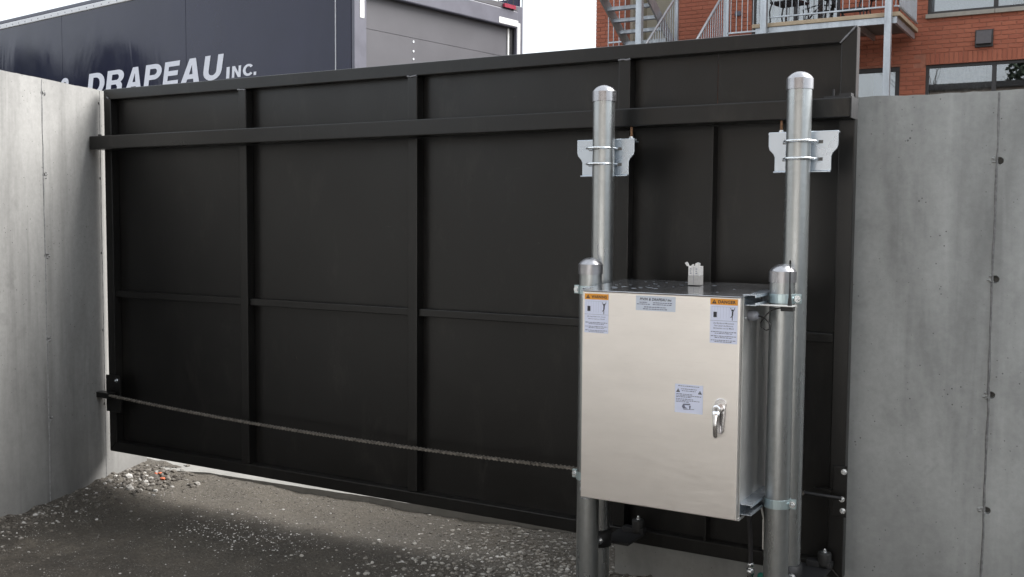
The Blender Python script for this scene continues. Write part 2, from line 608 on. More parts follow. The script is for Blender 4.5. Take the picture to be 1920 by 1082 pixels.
def steps(a, b, fine0, fine1, st):
    v = []
    x = fine0
    while x <= fine1:
        v.append(x); x += st
    g, lo = st, fine0
    while lo > a:
        g *= 1.5; lo -= g; v.insert(0, max(lo, a))
    g, hi = st, v[-1]
    while hi < b:
        g *= 1.5; hi += g; v.append(min(hi, b))
    return v


xs = steps(-500, 500, -5.7, .3, .035)
ys = steps(-500, 500, -3.0, .72, .035)
g = MB()
nx = len(xs)
g.add([(x, y, hgt(x, y)) for y in ys for x in xs],
      [(j * nx + i, j * nx + i + 1, (j + 1) * nx + i + 1, (j + 1) * nx + i) for j in range(len(ys) - 1) for i in range(nx - 1)], True)
tag(g.build('ground', M['dirt'], origin=(0, 0, 0)), kind='structure')

g = MB()
edge = [(-12, .2), (-5.6, .27), (-5.35, .305), (-5.13, .345), (-4.8, .455), (-4.36, .482), (-3.96, .50), (-3.33, .53), (-2.4, .62), (-1.95, .70), (-1.93, .42), (6, .42)]
ex = []
for (xa, ya), (xb, yb) in zip(edge[:-1], edge[1:]):
    n = max(1, int((xb - xa) / .04)) if -5.7 < xa < -2.2 else 1
    for i in range(n):
        t = i / n
        ex.append((xa + (xb - xa) * t, ya + (yb - ya) * t + (.022 * noise.noise((xa + (xb - xa) * t, 3, 0)) + .014 * noise.noise(((xa + (xb - xa) * t) * 9, 3, 0)) if n > 1 else 0)))
ex = [e for e in ex if e[0] < -1.9] + [(-1.9, .72)]
k = len(ex)
zt = -.062
g.add([(x, y, zt) for x, y in ex] + [(x, y - .02, -.2) for x, y in ex] + [(-1.9, 2.2, zt), (-12, 2.2, zt)],
      [list(range(k)) + [2 * k, 2 * k + 1]] + [(i, i + k, i + 1 + k, i + 1) for i in range(k - 1)])
tag(g.build('pavement', M['sidewalk']), kind='structure')
tag(MB().box(-60, 60, 2.2, 9.0, -.4, -.12).build('road', M['asphalt']), kind='structure')
tag(MB().box(-2.9, 4.5, -8.44, -5.2, -.3, -.03).build('bounce_slab', M['bounce_slab']), kind='structure')  # unseen pale slab added to brighten what the cabinet reflects
tag(MB().box(-1.85, 12, .42, 9.49, -.3, 1.88).build('terrace', M['soil']), kind='structure')
tag(MB().box(-60, 12, 9.5, 13.1, -.3, 1.884).build('terrace', M['soil']), kind='structure')


# ------------------------------------------------------------------ concrete walls
def rough_wall(name, L0, L1, z0, ztop, thick, xf, mt, holes, label, amp=.004):
    """wall in local x (along), y (0 = face, thick = back), z"""
    pts = [(L0, z0), (L1, z0)]
    n = int((L1 - L0) / .03)
    for i in range(n, -1, -1):
        x = L0 + (L1 - L0) * i / n
        pts.append((x, ztop + amp * noise.noise((x * 6, 0, z0)) + amp * .9 * noise.noise((x * 25, 4, 0))))
    me_o = MB(xf).prism(pts, 0, thick).build(name, mt)
    cut = MB(xf)
    for (x, z, r, dep) in holes:
        vs, fs = [], []
        k = 14
        for rr, yy in ((r * 1.12, -.01), (r * .72, dep)):
            for i in range(k):
                a = 2 * math.pi * i / k
                w = 1 + .12 * noise.noise((x * 7 + math.cos(a) * 2, z * 7 + math.sin(a) * 2, 0))
                vs.append((x + rr * w * math.cos(a), yy, z + rr * w * math.sin(a)))
        fs = [(i, (i + 1) % k, (i + 1) % k + k, i + k) for i in range(k)]
        fs += [list(range(k - 1, -1, -1)), list(range(k, 2 * k))]
        cut.add(vs, fs)
    co = cut.build('cutter', None, origin=WL[me_o.name])
    bm = bmesh.new(); bm.from_mesh(co.data); bmesh.ops.recalc_face_normals(bm, faces=bm.faces); bm.to_mesh(co.data); bm.free()
    bm = bmesh.new(); bm.from_mesh(me_o.data); bmesh.ops.recalc_face_normals(bm, faces=bm.faces); bm.to_mesh(me_o.data); bm.free()
    md = me_o.modifiers.new('holes', 'BOOLEAN')
    md.object = co; md.operation = 'DIFFERENCE'; md.solver = 'EXACT'
    bpy.context.view_layer.update()
    dg = bpy.context.evaluated_depsgraph_get()
    new = bpy.data.meshes.new_from_object(me_o.evaluated_get(dg))
    me_o.modifiers.clear()
    me_o.data = new
    new.name = name
    bpy.data.objects.remove(co)
    tag(me_o, label, 'wall')
    for (x, z, r, dep) in holes:                      # grouted bottom of each tie hole
        q = MB(xf)
        k = 10
        q.add([(x, dep - .004, z)] + [(x + r * .74 * math.cos(6.283 * i / k), dep - .002, z + r * .74 * math.sin(6.283 * i / k)) for i in range(k)],
              [(0, 1 + (i + 1) % k, 1 + i) for i in range(k)])
        q.build('tie_hole_plug', M['hole'], me_o)
    return me_o


def joint(wall, x, z0, z1, xf, mt, w=.006, h=.004):
    q = MB(xf)
    n = 60
    vs, fs = [], []
    for i in range(n + 1):
        z = z0 + (z1 - z0) * i / n
        dx = .004 * noise.noise((x, 0, z * 3)) + .002 * noise.noise((x, 2, z * 14))
        ww = w * (1 + .7 * noise.noise((x, 5, z * 11)))
        hh = h * (1 + .6 * noise.noise((x, 9, z * 17)))
        vs += [(x + dx - ww, .001, z), (x + dx, -hh, z), (x + dx + ww, .001, z)]
    for i in range(n):
        a = i * 3
        fs += [(a, a + 1, a + 4, a + 3), (a + 1, a + 2, a + 5, a + 4)]
    q.add(vs, fs)
    return q.build('form_joint', mt, wall)


def ring_lumps(wall, x, z, xf, mt, n=7):
    q = MB(xf)
    for i in range(n):
        a = random.uniform(2.2, 4.4)
        r = random.uniform(.018, .030)
        s = random.uniform(.004, .011)
        cx, cz = x + r * math.cos(a), z + r * math.sin(a) * .7
        q.add([(cx - s, .001, cz), (cx, .001, cz - s * .8), (cx + s, .001, cz), (cx, .001, cz + s * .8), (cx, -s * .7, cz)],
              [(0, 1, 4), (1, 2, 4), (2, 3, 4), (3, 0, 4)])
    return q.build('grout_lumps', mt, wall)


# right wall: along +x, face towards the yard
xr = Matrix.Translation((0, .20, 0))
hz = [1.742, 1.300, .862, .418]
holes_r = [(-.402, z, .0150, .024) for z in hz] + [(.75, z, .0125, .022) for z in hz]
wr = rough_wall('concrete_wall', -1.945, 5.0, -.4, 2.002, .21, xr, M['concrete_right'], holes_r,
                'grey cast concrete wall to the right of the black gate', .006)
joint(wr, -.412, -.1, 1.995, xr, M['joint'], .005, .005)
joint(wr, .745, -.1, 1.995, xr, M['joint'], .005, .005)
for z in hz:
    ring_lumps(wr, -.400, z + .002, xr, M['concrete_right'], 9)
for (x0, s, nn) in ((-.86, .03, 6), (-.80, .022, 4), (-.72, .016, 3), (-.55, .012, 3), (-.30, .012, 3)):
    q = MB()
    for i in range(nn):
        cx = x0 + random.uniform(-.05, .05); cy = .24 + random.uniform(0, .1); r = s * random.uniform(.35, .8)
        vs = []
        for a in range(7):
            for e, hh in ((1, 0.), (.75, .5), (.2, .72)):
                vs.append((cx + r * e * math.cos(a * .9) * random.uniform(.8, 1.3), cy + r * e * math.sin(a * .9) * random.uniform(.8, 1.2), 1.998 + r * hh))
        fs = []
        for a in range(7):
            b2 = (a + 1) % 7
            fs += [(a * 3, b2 * 3, b2 * 3 + 1, a * 3 + 1), (a * 3 + 1, b2 * 3 + 1, b2 * 3 + 2, a * 3 + 2)]
        fs.append([a * 3 + 2 for a in range(7)])
        q.add(vs, fs)
    q.build('mortar_lump', M['rubble'], wr)

# left wall: runs from the pavement past the gate end towards the viewer
ang = math.atan2(-.952, .307)
xl = Matrix.Translation((-5.207, .04, 0)) @ Matrix.Rotation(ang, 4, 'Z')    # local +x towards the viewer
# local +y must point away from the yard (into the wall)
yy = xl.to_3x3() @ Vector((0, 1, 0))
if yy.x > 0:
    xl = xl @ Matrix.Scale(-1, 4, (0, 1, 0))
hzl = [2.172, 1.735, 1.297, .84, .40]
holes_l = [(.548, z, .012, .022) for z in hzl] + [(.041, z, .009, .02) for z in hzl] + [(1.75, z, .012, .022) for z in hzl]
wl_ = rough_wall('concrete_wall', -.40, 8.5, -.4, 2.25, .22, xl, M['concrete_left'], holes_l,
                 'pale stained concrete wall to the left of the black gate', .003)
joint(wl_, .552, -.1, 2.245, xl, M['joint'], .0045, .004)
joint(wl_, .036, -.1, 2.245, xl, M['joint'], .003, .003)
joint(wl_, 1.755, -.1, 2.245, xl, M['joint'], .0045, .004)
for z in hzl:
    ring_lumps(wl_, .548, z, xl, M['joint'])

# yard side and an unseen building added to block low sky and feed reflections
MBs = MB().box(4.6, 4.85, -10.0, .199, -.4, 2.0)
tag(MBs.build('concrete_wall', M['concrete_right']), 'grey concrete side wall of the yard off to the right', 'wall')
bh = thing('added_building', (1.0, -8.8, -.1), 'brown rendered building with pale garage door at the viewer\'s back', 'building')
MB().box(-6.5, 6.5, -12.5, -8.5, 2.752, 6.1).build('added_upper_wall', M['brown'], bh)
MB().box(-6.5, 6.5, -12.5, -8.5, -.3, 2.75).build('added_lower_wall', M['beige'], bh)
MB().box(-6.6, 6.6, -12.6, -8.4, 6.103, 6.3).build('roof', M['dark_metal'], bh)  # roof of the added unseen building
for k in range(5):
    MB().box(-2.6, 1.8, -8.498, -8.45, .0 + k * .48, .465 + k * .48).build('bounce_panel', M['pale_panel'], bh)

# ================================================================== GATE
GX0, GX1, GZ0, GZ1 = -5.152, -.887, .12, 2.25
gate = thing('sliding_gate', ((GX0 + GX1) / 2, .05, GZ0), 'large black steel sliding gate with welded frame between concrete walls', 'gate')
DP = .054
def gpart(name, mb, bevel=.004): return mb.build(name, M['gate'], gate, bevel=bevel)
fw_ = .060
gpart('top_rail', MB().prism([(GX0, GZ1), (GX0 + fw_, GZ1 - fw_), (GX1 - fw_, GZ1 - fw_), (GX1, GZ1)], 0, DP - .001))
gpart('bottom_rail', MB().prism([(GX0, GZ0), (GX1, GZ0), (GX1 - fw_, GZ0 + fw_), (GX0 + fw_, GZ0 + fw_)], 0, DP - .001))
gpart('end_stile', MB().prism([(GX0, GZ0 + .001), (GX0 + fw_ - .001, GZ0 + fw_), (GX0 + fw_ - .001, GZ1 - fw_), (GX0, GZ1 - .001)], .0005, DP - .001))
gpart('end_stile', MB().prism([(GX1 - fw_ + .001, GZ0 + fw_), (GX1, GZ0 + .001), (GX1, GZ1 - .001), (GX1 - fw_ + .001, GZ1 - fw_)], .0005, DP - .002))
MX = (-4.024, -2.915, -1.814)
for x in MX:
    gpart('upright', MB().box(x - .055, x, .001, DP - .001, 1.974, GZ1 - fw_ - .002))
    gpart('upright', MB().box(x - .055, x, .001, DP - .001, GZ0 + fw_ + .002, 1.895))
gpart('fin_plate', MB().box(-1.452, -1.444, .004, DP - .002, GZ0 + fw_ + .002, 1.895), .001)
bounds = [GX0 + .012, -4.051, -2.942, -1.841, -1.448, GX1 - .012]
for a, b in zip(bounds[:-1], bounds[1:]):
    q = MB()
    # slightly oil-canned sheet
    n1, n2 = 14, 22
    vs = []
    for j in range(n2 + 1):
        for i in range(n1 + 1):
            u, v = i / n1, j / n2
            x = a + .001 + (b - a - .002) * u; z = GZ0 + .01 + (GZ1 - GZ0 - .02) * v
            w = math.sin(math.pi * u) * .0030 * (noise.noise((x * 1.3, z * 1.5, 2)) + .3)
            vs.append((x, DP + w, z))
    fs = [(j * (n1 + 1) + i, j * (n1 + 1) + i + 1, (j + 1) * (n1 + 1) + i + 1, (j + 1) * (n1 + 1) + i) for j in range(n2) for i in range(n1)]
    q.add(vs, fs, True)
    q.add([(x, y + .004, z) for x, y, z in vs], [f[::-1] for f in fs], True)
    q.build('sheet_panel', M['gate'], gate)
segs = [(GX0 + fw_, MX[0] - .056), (MX[0] + .001, MX[1] - .056), (MX[1] + .001, MX[2] - .056), (MX[2] + .001, -1.453), (-1.443, GX1 - fw_ - .001)]
for a, b in segs:
    gpart('mid_rail', MB().box(a, b, .016, DP - .002, 1.042, 1.078), .003)
trk = gpart('track_rail', MB().box(-5.150, -.882, -.105, -.001, 1.897, 1.9725), .005)
MB().box(-.8815, -.877, -.107, -.0005, 1.895, 1.974).build('end_plate', M['dark_metal'], gate, bevel=.001)
def weld(x0, x1, y, z, name='weld_bead'):
    q = MB()
    n = max(3, int((x1 - x0) / .010))
    pts, rs = [], []
    for i in range(n + 1):
        pts.append((x0 + (x1 - x0) * i / n, y, z + random.uniform(-.002, .002)))
        rs.append(random.uniform(.0035, .006))
    q.tube(pts, rs, 6)
    return q.build(name, M['weld'], gate)
for x in MX:
    weld(x - .055, x, -.001, GZ1 - fw_ - .002)
    weld(x - .057, x + .002, -.012, 1.976)
q = MB(); q.tube([(GX1 - .002 - t, -.001, GZ1 - .002 - t) for t in (0, .012, .024, .036, .048, .06)], [.003, .005, .004, .005, .004, .003], 6)
q.build('weld_bead', M['weld'], gate)
q = MB(); q.tube([(GX0 + .03, -.001, GZ1 - .045), (GX0 + .045, -.001, GZ1 - .055)], .004, 6); q.build('weld_bead', M['weld'], gate)
# latch clip on top of the track at the right end
q = MB(); q.box(-.985, -.885, -.085, -.030, 1.9728, 1.981); q.box(-.93, -.886, -.08, -.035, 1.981, 1.990)
q.tube([(-.955, -.058, 1.98), (-.955, -.058, 2.008)], .004, 8); q.build('stop_clip', M['dark_metal'], gate)
# left stop block on track
q = MB(); q.tube([(-5.125, -.05, 1.972), (-5.125, -.05, 1.986)], .010, 8); q.build('stop_bolt', M['dark_metal'], gate)
# chain bracket on the left stile
q = MB(); q.box(-5.164, -5.04, -.010, -.001, .36, .578); q.build('chain_bracket', M['gate'], gate, bevel=.002)
q = MB(); q.box(-5.188, -5.07, -.074, -.0105, .450, .482); q.build('chain_anchor', M['gate'], gate, bevel=.004)
def hexbolt(mb, c, axis, r=.011, h=.009, washer=True):
    c = Vector(c); axis = Vector(axis).normalized()
    if washer: mb.tube([c, c + axis * .003], r * 1.45, 16)
    mb.tube([c + axis * .003, c + axis * (.003 + h)], r, 6)
    mb.tube([c + axis * (.003 + h), c + axis * (.007 + h)], [r * .5, r * .4], 10)
q = MB(); hexbolt(q, (-5.067, -.010, .551), (0, -1, 0), .008); q.build('bolt', M['bolt'], gate)
# chain bracket at the right stile with three bolts
q = MB(); q.box(-.93, -.876, -.012, -.001, .37, .57); q.build('chain_bracket', M['gate'], gate, bevel=.002)
for x, z in ((-.887, .549), (-.893, .441), (-.888, .396)):
    q = MB(); hexbolt(q, (x, -.012, z), (0, -1, 0), .008); q.build('bolt', M['bolt'], gate)
q = MB(); q.tube([(-1.03, -.06, .458), (-.885, -.055, .455)], .007, 10); q.build('chain_tension_rod', M['dark_metal'], gate)
q = MB(); q.box(-1.0, -.93, -.03, -.001, .468, .476); q.build('chain_bracket', M['gate'], gate)

# ---- drive chain
def chain_z(x):
    t = (x + 5.06) / 4.03
    return .468 + (.458 - .468) * t - .050 * 4 * t * (1 - t) * (1 - .25 * (t - .4))
q = MB()
pitch = .021
x = -5.06
k = 0
while x < -1.03:
    xa, xb = x, x + pitch
    za, zb = chain_z(xa), chain_z(xb)
    hw = .0076
    for yo in ((-.071, -.0685), (-.0515, -.049)) if k % 2 else ((-.068, -.0655), (-.0545, -.052)):
        pts = []
        ex = .006
        pts = [(xa - ex, za), (xa - .001, za - hw), ((xa + xb) / 2, (za + zb) / 2 - hw * .42), (xb + .001, zb - hw), (xb + ex, zb), (xb + .001, zb + hw), ((xa + xb) / 2, (za + zb) / 2 + hw * .42), (xa - .001, za + hw)]
        q.prism(pts, *yo)
    q.tube([(xa, -.072, za), (xa, -.048, za)], .0052, 6)
    x += pitch
    k += 1
ch = q.build('drive_chain', M['chain'])
tag(ch, 'long steel roller chain sagging along the lower part of the black gate', 'chain')

# ================================================================== POSTS
PR = .0445
def post(x, y, ztop, label, group, name):
    p = thing(name, (x, y, -.35), label, 'post', group)
    MB().lathe((x, y), [(PR, -.35), (PR, ztop - .05)], 40).build('pipe', M['galv'], p)
    q = MB()
    rs = PR + .0040
    zk = ztop - .026
    q.lathe((x, y), [(PR + .0002, ztop - .0665), (rs, ztop - .066)], 40)
    q.lathe((x, y), [(rs, ztop - .066), (rs, zk - .001)], 40)
    q.lathe((x, y), [(rs, zk - .001), (rs - .0015, zk)], 40)
    dome = []
    for i in range(0, 10):
        a = R(58) * (1 - i / 9)
        k = math.sin(R(58))
        dome.append((max(.0005, (rs - .0015) * math.sin(a) / k), zk + .026 * (math.cos(a) - math.cos(R(58))) / (1 - math.cos(R(58)))))
    q.lathe((x, y), dome, 40)
    q.build('cap', M['cap'], p)
    return p
TL, TR_ = (-1.815, -.25), (-1.031, -.25)
SL, SR = (-1.808, -.37), (-1.043, -.37)
post(*TL, 2.052, 'tall galvanised steel post behind the left end of the cabinet', 'tall galvanised posts', 'tall_post')
post(*TR_, 2.056, 'tall galvanised steel post near the right concrete wall', 'tall galvanised posts', 'tall_post')
post(*SL, 1.364, 'short galvanised post with domed cap at the cabinet\'s left side', 'short galvanised posts', 'short_post')
post(*SR, 1.360, 'short galvanised post with domed cap beside the antenna', 'short galvanised posts', 'short_post')

# scribbled marking on the left tall post: a few short dark strokes on the pipe
def on_pipe(c, a, z, r=PR + .0006):
    return (c[0] + r * math.sin(a), c[1] - r * math.cos(a), z)

q = MB()
sc_pts = [(-.12, 1.418), (-.02, 1.424), (-.10, 1.410), (.0, 1.404), (-.14, 1.398), (-.02, 1.390), (-.12, 1.384), (.02, 1.378), (-.06, 1.370)]
q.tube([on_pipe(TL, a + .1, z - .01, PR + .0003) for a, z in sc_pts], .0007, 5)
tall_l = [o for o in bpy.data.objects if o.name == 'tall_post'][0]
q.build('scribble', M['ink_grey'], tall_l)

# ================================================================== ROLLER BRACKETS
def roller_bracket(px, zt, label, flip):
    c = Vector((px, -.2055, zt))
    t = thing('roller_bracket', (px, -.2, zt - .155), label, 'bracket', 'zinc roller brackets')
    w0, w1 = .128, .104
    o = []
    for s in (1, -1):
        side = [(w0, zt), (w0, zt - .052), (w0 - .004, zt - .066), (w1 + .005, zt - .082), (w1, zt - .094), (w1, zt - .146)]
        o += [(px + s * a, z) for a, z in (side if s == 1 else side[::-1])]
    q = MB(); q.prism(o[::-1], -.2045, -.1985)
    q.box(px - w1, px + w1, -.222, -.2047, zt - .152, zt - .1462)          # folded lower lip
    q.build('plate', M['zinc'], t, bevel=.002)
    for dz in (.040, .103):
        z = zt - dz
        q = MB()
        pts = [(px - .056, -.185, z), (px - .056, -.25, z)]
        for i in range(0, 13):
            a = math.pi * i / 12
            pts.append((px - .0535 * math.cos(a), -.252 - .0535 * math.sin(a), z))
        pts += [(px + .056, -.25, z), (px + .056, -.185, z)]
        q.tube(pts, .005, 8)
        q.build('u_bolt', M['bolt'], t)
        for s in (-1, 1):
            q = MB()
            q.box(px + s * .064 - .010, px + s * .064 + .010, -.2052, -.2046, z - .006, z + .006)
            q.build('slot', M['hole'], t)
            q = MB(); q.tube([(px + s * .056, -.1984, z), (px + s * .056, -.188, z)], .009, 6); q.build('nut', M['bolt'], t)
    sx = px + flip
    MB().box(px - w0 + .001, px + w0 - .001, -.1983, -.178, zt - .007, zt - .001).box(sx - .024, sx + .024, -.1775, -.072, zt - .0069, zt - .0011).build('top_flange', M['zinc'], t)
    q = MB(); q.tube([(sx, -.09, zt - .02), (sx, -.09, 1.896)], .0062, 10); q.build('stud', M['copper'], t)
    q = MB(); q.tube([(sx, -.09, zt - .001), (sx, -.09, zt + .012)], .0125, 6); q.tube([(sx, -.09, zt + .012), (sx, -.09, zt + .017)], .009, 10)
    q.build('nut', M['bolt'], t)
    return t
roller_bracket(TL[0] - .014, 1.840, 'shiny zinc bracket with two u-bolts on the tall post farther from the right wall', .065)
roller_bracket(TR_[0] + .004, 1.843, 'shiny zinc bracket with two u-bolts on the tall post by the right wall', -.113)

# bottom guide brackets
def guide(px, z, label, sgn):
    t = thing('guide_roller', (px, -.15, z - .05), label, 'roller', 'bottom guide rollers')
    q = MB(); q.lathe((px, -.25), [(PR + .001, z - .04), (PR + .008, z - .04), (PR + .008, z + .03), (PR + .001, z + .03)], 24); q.build('clamp_collar', M['dark_metal'], t)
    q = MB(); q.box(px - .01, px + .11, -.20, -.025, z - .045, z - .033); q.box(px + .02, px + .115, -.06, -.02, z - .033, z - .01); q.build('arm', M['dark_metal'], t, bevel=.002)
    q = MB(); q.lathe((px + .085, -.04), [(.001, z - .03), (.024, z - .03), (.026, z - .02), (.026, z + .02), (.024, z + .025), (.001, z + .025)], 20); q.build('roller', M['rubber'], t)
    q = MB(); hexbolt(q, (px + .085, -.04, z + .025), (0, 0, 1), .008); q.build('bolt', M['bolt'], t)
    q = MB(); hexbolt(q, (px + .03 * sgn, -.25 - PR - .012, z - .005), (0, -1, 0), .011); q.build('bolt', M['bolt'], t)
guide(TL[0], .215, 'black guide roller bracket clamped low on the post left of the cabinet', 1)
guide(TR_[0], .205, 'black guide roller bracket clamped low on the post beside the right wall', 1)

# ================================================================== CONTROL CABINET
CX0, CX1, CY0, CY1, CZ0, CZ1 = -1.737, -1.128, -.582, -.20, .461, 1.247
cab = thing('control_cabinet', ((CX0 + CX1) / 2, -.39, CZ0), 'square stainless steel control cabinet with warning stickers between two posts', 'cabinet')
def cp(name, mb, mt, bevel=0.0): return mb.build(name, M[mt], cab, bevel=bevel)
cp('body', MB().box(CX0 + .008, CX1 - .008, -.540, CY1, CZ0 + .006, CZ1 - .004), 'steel_body', .004)
q = MB()                                                # front flange of the body
q.box(CX0 - .001, CX1 + .001, -.550, -.5405, CZ0 + .002, CZ1 - .002)
cp('front_flange', q, 'steel_body', .001)
cp('gasket', MB().box(CX0 + .010, CX1 - .010, -.5605, -.5505, CZ0 + .012, CZ1 - .012), 'rubber')
cp('door', MB().box(CX0, CX1, CY0, -.561, CZ0, CZ1), 'steel_door', .0035)
# rain lid: shallow slope, thin front lip
q = MB()
lz0, lz1 = CZ1 + .0035, CZ1 + .027
q.add([(CX0 - .006, CY0 - .006, lz0), (CX1 + .006, CY0 - .006, lz0), (CX1 + .006, CY1 + .004, lz1), (CX0 - .006, CY1 + .004, lz1),
       (CX0 - .006, CY0 - .006, lz0 - .003), (CX1 + .006, CY0 - .006, lz0 - .003), (CX1 + .006, CY1 + .004, lz0 - .004), (CX0 - .006, CY1 + .004, lz0 - .004)],
      [(0, 1, 2, 3), (7, 6, 5, 4), (4, 5, 1, 0), (5, 6, 2, 1), (6, 7, 3, 2), (7, 4, 0, 3)])
cp('lid', q, 'steel_lid', .0015)
q = MB()                                                # dried splashes on the lid
for i in range(26):
    x = random.choice((random.uniform(-1.70, -1.5), random.uniform(-1.70, -1.2))); y = random.uniform(-.52, -.24); s = random.uniform(.003, .011)
    z = lz0 + (y - CY0) / (CY1 - CY0) * (lz1 - lz0) + .0007
    q.add([(x + s * random.uniform(.7, 1.8) * math.cos(a), y + s * math.sin(a) * .7, z + .0006 * math.sin(a) * s * 40 * 0) for a in (0, 1, 2, 3, 4, 5)], [(0, 1, 2, 3, 4, 5)])
cp('dried_splashes', q, 'sticker_clear')
for z in (1.215, 1.20, .53, .50):
    q = MB(); hexbolt(q, (CX0 - .0005, -.556, z), (-1, 0, 0), .005, .004, False); cp('hinge_screw', q, 'bolt')
# struts on both sides, clamps round the short posts
for z, zt_ in ((1.236, 1), (.492, 0)):
    for s, xs_, cx in ((1, CX1 - .0075, SR), (-1, CX0 + .0075, SL)):
        q = MB()
        gap = abs(cx[0] - xs_) - PR
        xa, xb = xs_, xs_ + s * (gap - .001)
        lo, hi = min(xa, xb), max(xa, xb)
        y0_, y1_ = -.535, -.24
        q.box(lo, hi, y0_, y1_, z + .0165, z + .0195)
        q.box(lo, hi, y0_, y1_, z - .0195, z - .0165)
        back = (lo, lo + .003) if s == 1 else (hi - .003, hi)
        q.box(*back, y0_, y1_, z - .0164, z + .0164)
        fr = (hi - .003, hi) if s == 1 else (lo, lo + .003)
        q.box(*fr, y0_, y1_, z + .009, z + .0164)
        q.box(*fr, y0_, y1_, z - .0164, z - .009)
        cp('strut_channel', q, 'zinc', .0005)
        q = MB()
        n = 22
        vs, fs = [], []
        for i in range(n + 1):
            a = -math.pi * .93 + 2 * math.pi * .93 * i / n
            for rr, dz in ((PR + .0008, -.0165), (PR + .0038, -.0165), (PR + .0038, .0165), (PR + .0008, .0165)):
                vs.append((cx[0] + s * rr * math.cos(a), cx[1] + rr * math.sin(a), z + dz))
        for i in range(n):
            for k in range(4):
                fs.append((i * 4 + k, i * 4 + (k + 1) % 4, (i + 1) * 4 + (k + 1) % 4, (i + 1) * 4 + k))
        q.add(vs, fs)
        q.box(*sorted((cx[0] + s * (PR + .002), cx[0] + s * (PR + .024))), cx[1] - .006, cx[1] - .003, z - .0165, z + .0165)
        q.box(*sorted((cx[0] + s * (PR + .002), cx[0] + s * (PR + .024))), cx[1] + .003, cx[1] + .006, z - .0165, z + .0165)
        cl = cp('pipe_clamp', q, 'zinc_clamp', .0005)
        q = MB(); hexbolt(q, (cx[0] + s * (PR + .012), cx[1] - .006, z), (0, -1, 0), .0085, .007)
        q.build('bolt', M['bolt'], cl)
# antenna shelf, grommet and bolt on the right side
cp('antenna_shelf', MB().box(CX1 - .0075, -.972, -.485, -.435, 1.2145, 1.2175), 'steel_body', .0005)
q = MB(); q.tube([(CX1 - .008, -.46, 1.176), (CX1 + .012, -.46, 1.176), (CX1 + .022, -.46, 1.176), (CX1 + .028, -.46, 1.176)], [.019, .019, .0165, .010], 18); cp('cable_gland', q, 'plastic_grey')
q = MB(); hexbolt(q, (CX1 - .008, -.522, 1.172), (1, 0, 0), .006, .005, False); cp('side_bolt', q, 'bolt')
# bottom edge details
q = MB(); q.box(-1.735, -1.70, -.575, -.56, CZ0 - .0055, CZ0 - .0005); cp('hinge_foot', q, 'zinc')
q = MB(); q.box(CX1 - .014, CX1 + .004, -.560, -.50, CZ0 - .006, CZ0 + .004); cp('corner_bracket', q, 'steel_body', .001)

# door handle with lock
hd = cp('handle', MB().prism([(-1.203 + .022 * math.cos(a) * 1.0 + .012, .872 + .018 * math.sin(a)) for a in [math.pi * i / 10 for i in range(11)]]
                             + [(-1.203 + .012 + .015 * math.cos(a), .779 + .015 * math.sin(a)) for a in [math.pi + math.pi * i / 10 for i in range(11)]], CY0 - .006, CY0 - .0002), 'chrome', .002)
q = MB(); q.tube([(-1.195, CY0 - .006, .853), (-1.197, CY0 - .026, .853)], .0165, 20); q.tube([(-1.197, CY0 - .026, .853), (-1.197, CY0 - .030, .853)], [.0165, .012], 20); q.build('lock_barrel', M['chrome'], hd)
q = MB(); q.tube([(-1.197, CY0 - .0302, .853), (-1.197, CY0 - .0312, .853)], .0085, 18); q.build('lock_cylinder', M['steel_lid'], hd)
q = MB(); q.box(-1.1985, -1.1955, CY0 - .0318, CY0 - .0313, .847, .859); q.build('keyhole', M['rubber'], hd)
q = MB()
prof = [(.848, .013, .010, -.024), (.830, .0115, .007, -.027), (.812, .0085, .006, -.031), (.790, .0080, .0055, -.032), (.770, .0080, .005, -.030), (.758, .0075, .0045, -.027), (.752, .004, .003, -.025)]
vs, fs = [], []
for z, w, d, yo in prof:
    for dx, dy in ((-w, -d * .5), (-w * .6, -d), (w * .6, -d), (w, -d * .5), (w, d * .5), (w * .6, d), (-w * .6, d), (-w, d * .5)):
        vs.append((-1.199 + dx, CY0 + yo + dy, z))
for i in range(len(prof) - 1):
    for k in range(8):
        fs.append((i * 8 + k, i * 8 + (k + 1) % 8, (i + 1) * 8 + (k + 1) % 8, (i + 1) * 8 + k))
fs.append(list(range(7, -1, -1))); fs.append(list(range((len(prof) - 1) * 8, len(prof) * 8)))
q.add(vs, fs, True); q.build('grip', M['chrome'], hd)

# stickers ---------------------------------------------------------
YS = CY0 - .0006
def dashes(mb, x0, x1, z, h, y, cover=.92, seed=1):
    rnd = random.Random(seed)
    x = x0
    while x < x1:
        w = rnd.uniform(.004, .011)
        mb.box(x, min(x + w, x1), y - .0001, y, z, z + h * rnd.uniform(.8, 1.1))
        x += w + rnd.uniform(.0014, .0024)
def sticker(x0, x1, z0, z1, mt='sticker', label=None):
    s = MB().box(x0, x1, YS - .0003, YS + .0004, z0, z1).build('sticker', M[mt], cab)
    if label: s['label'] = label
    return s
def tri_sign(mb_o, mb_i, cx, z0, h, y):
    mb_o.prism([(cx - h * .58, z0), (cx + h * .58, z0), (cx, z0 + h)], y - .0001, y)
    mb_i.box(cx - h * .06, cx + h * .06, y - .0003, y - .0002, z0 + h * .3, z0 + h * .66)
    mb_i.box(cx - h * .06, cx + h * .06, y - .0003, y - .0002, z0 + h * .12, z0 + h * .22)
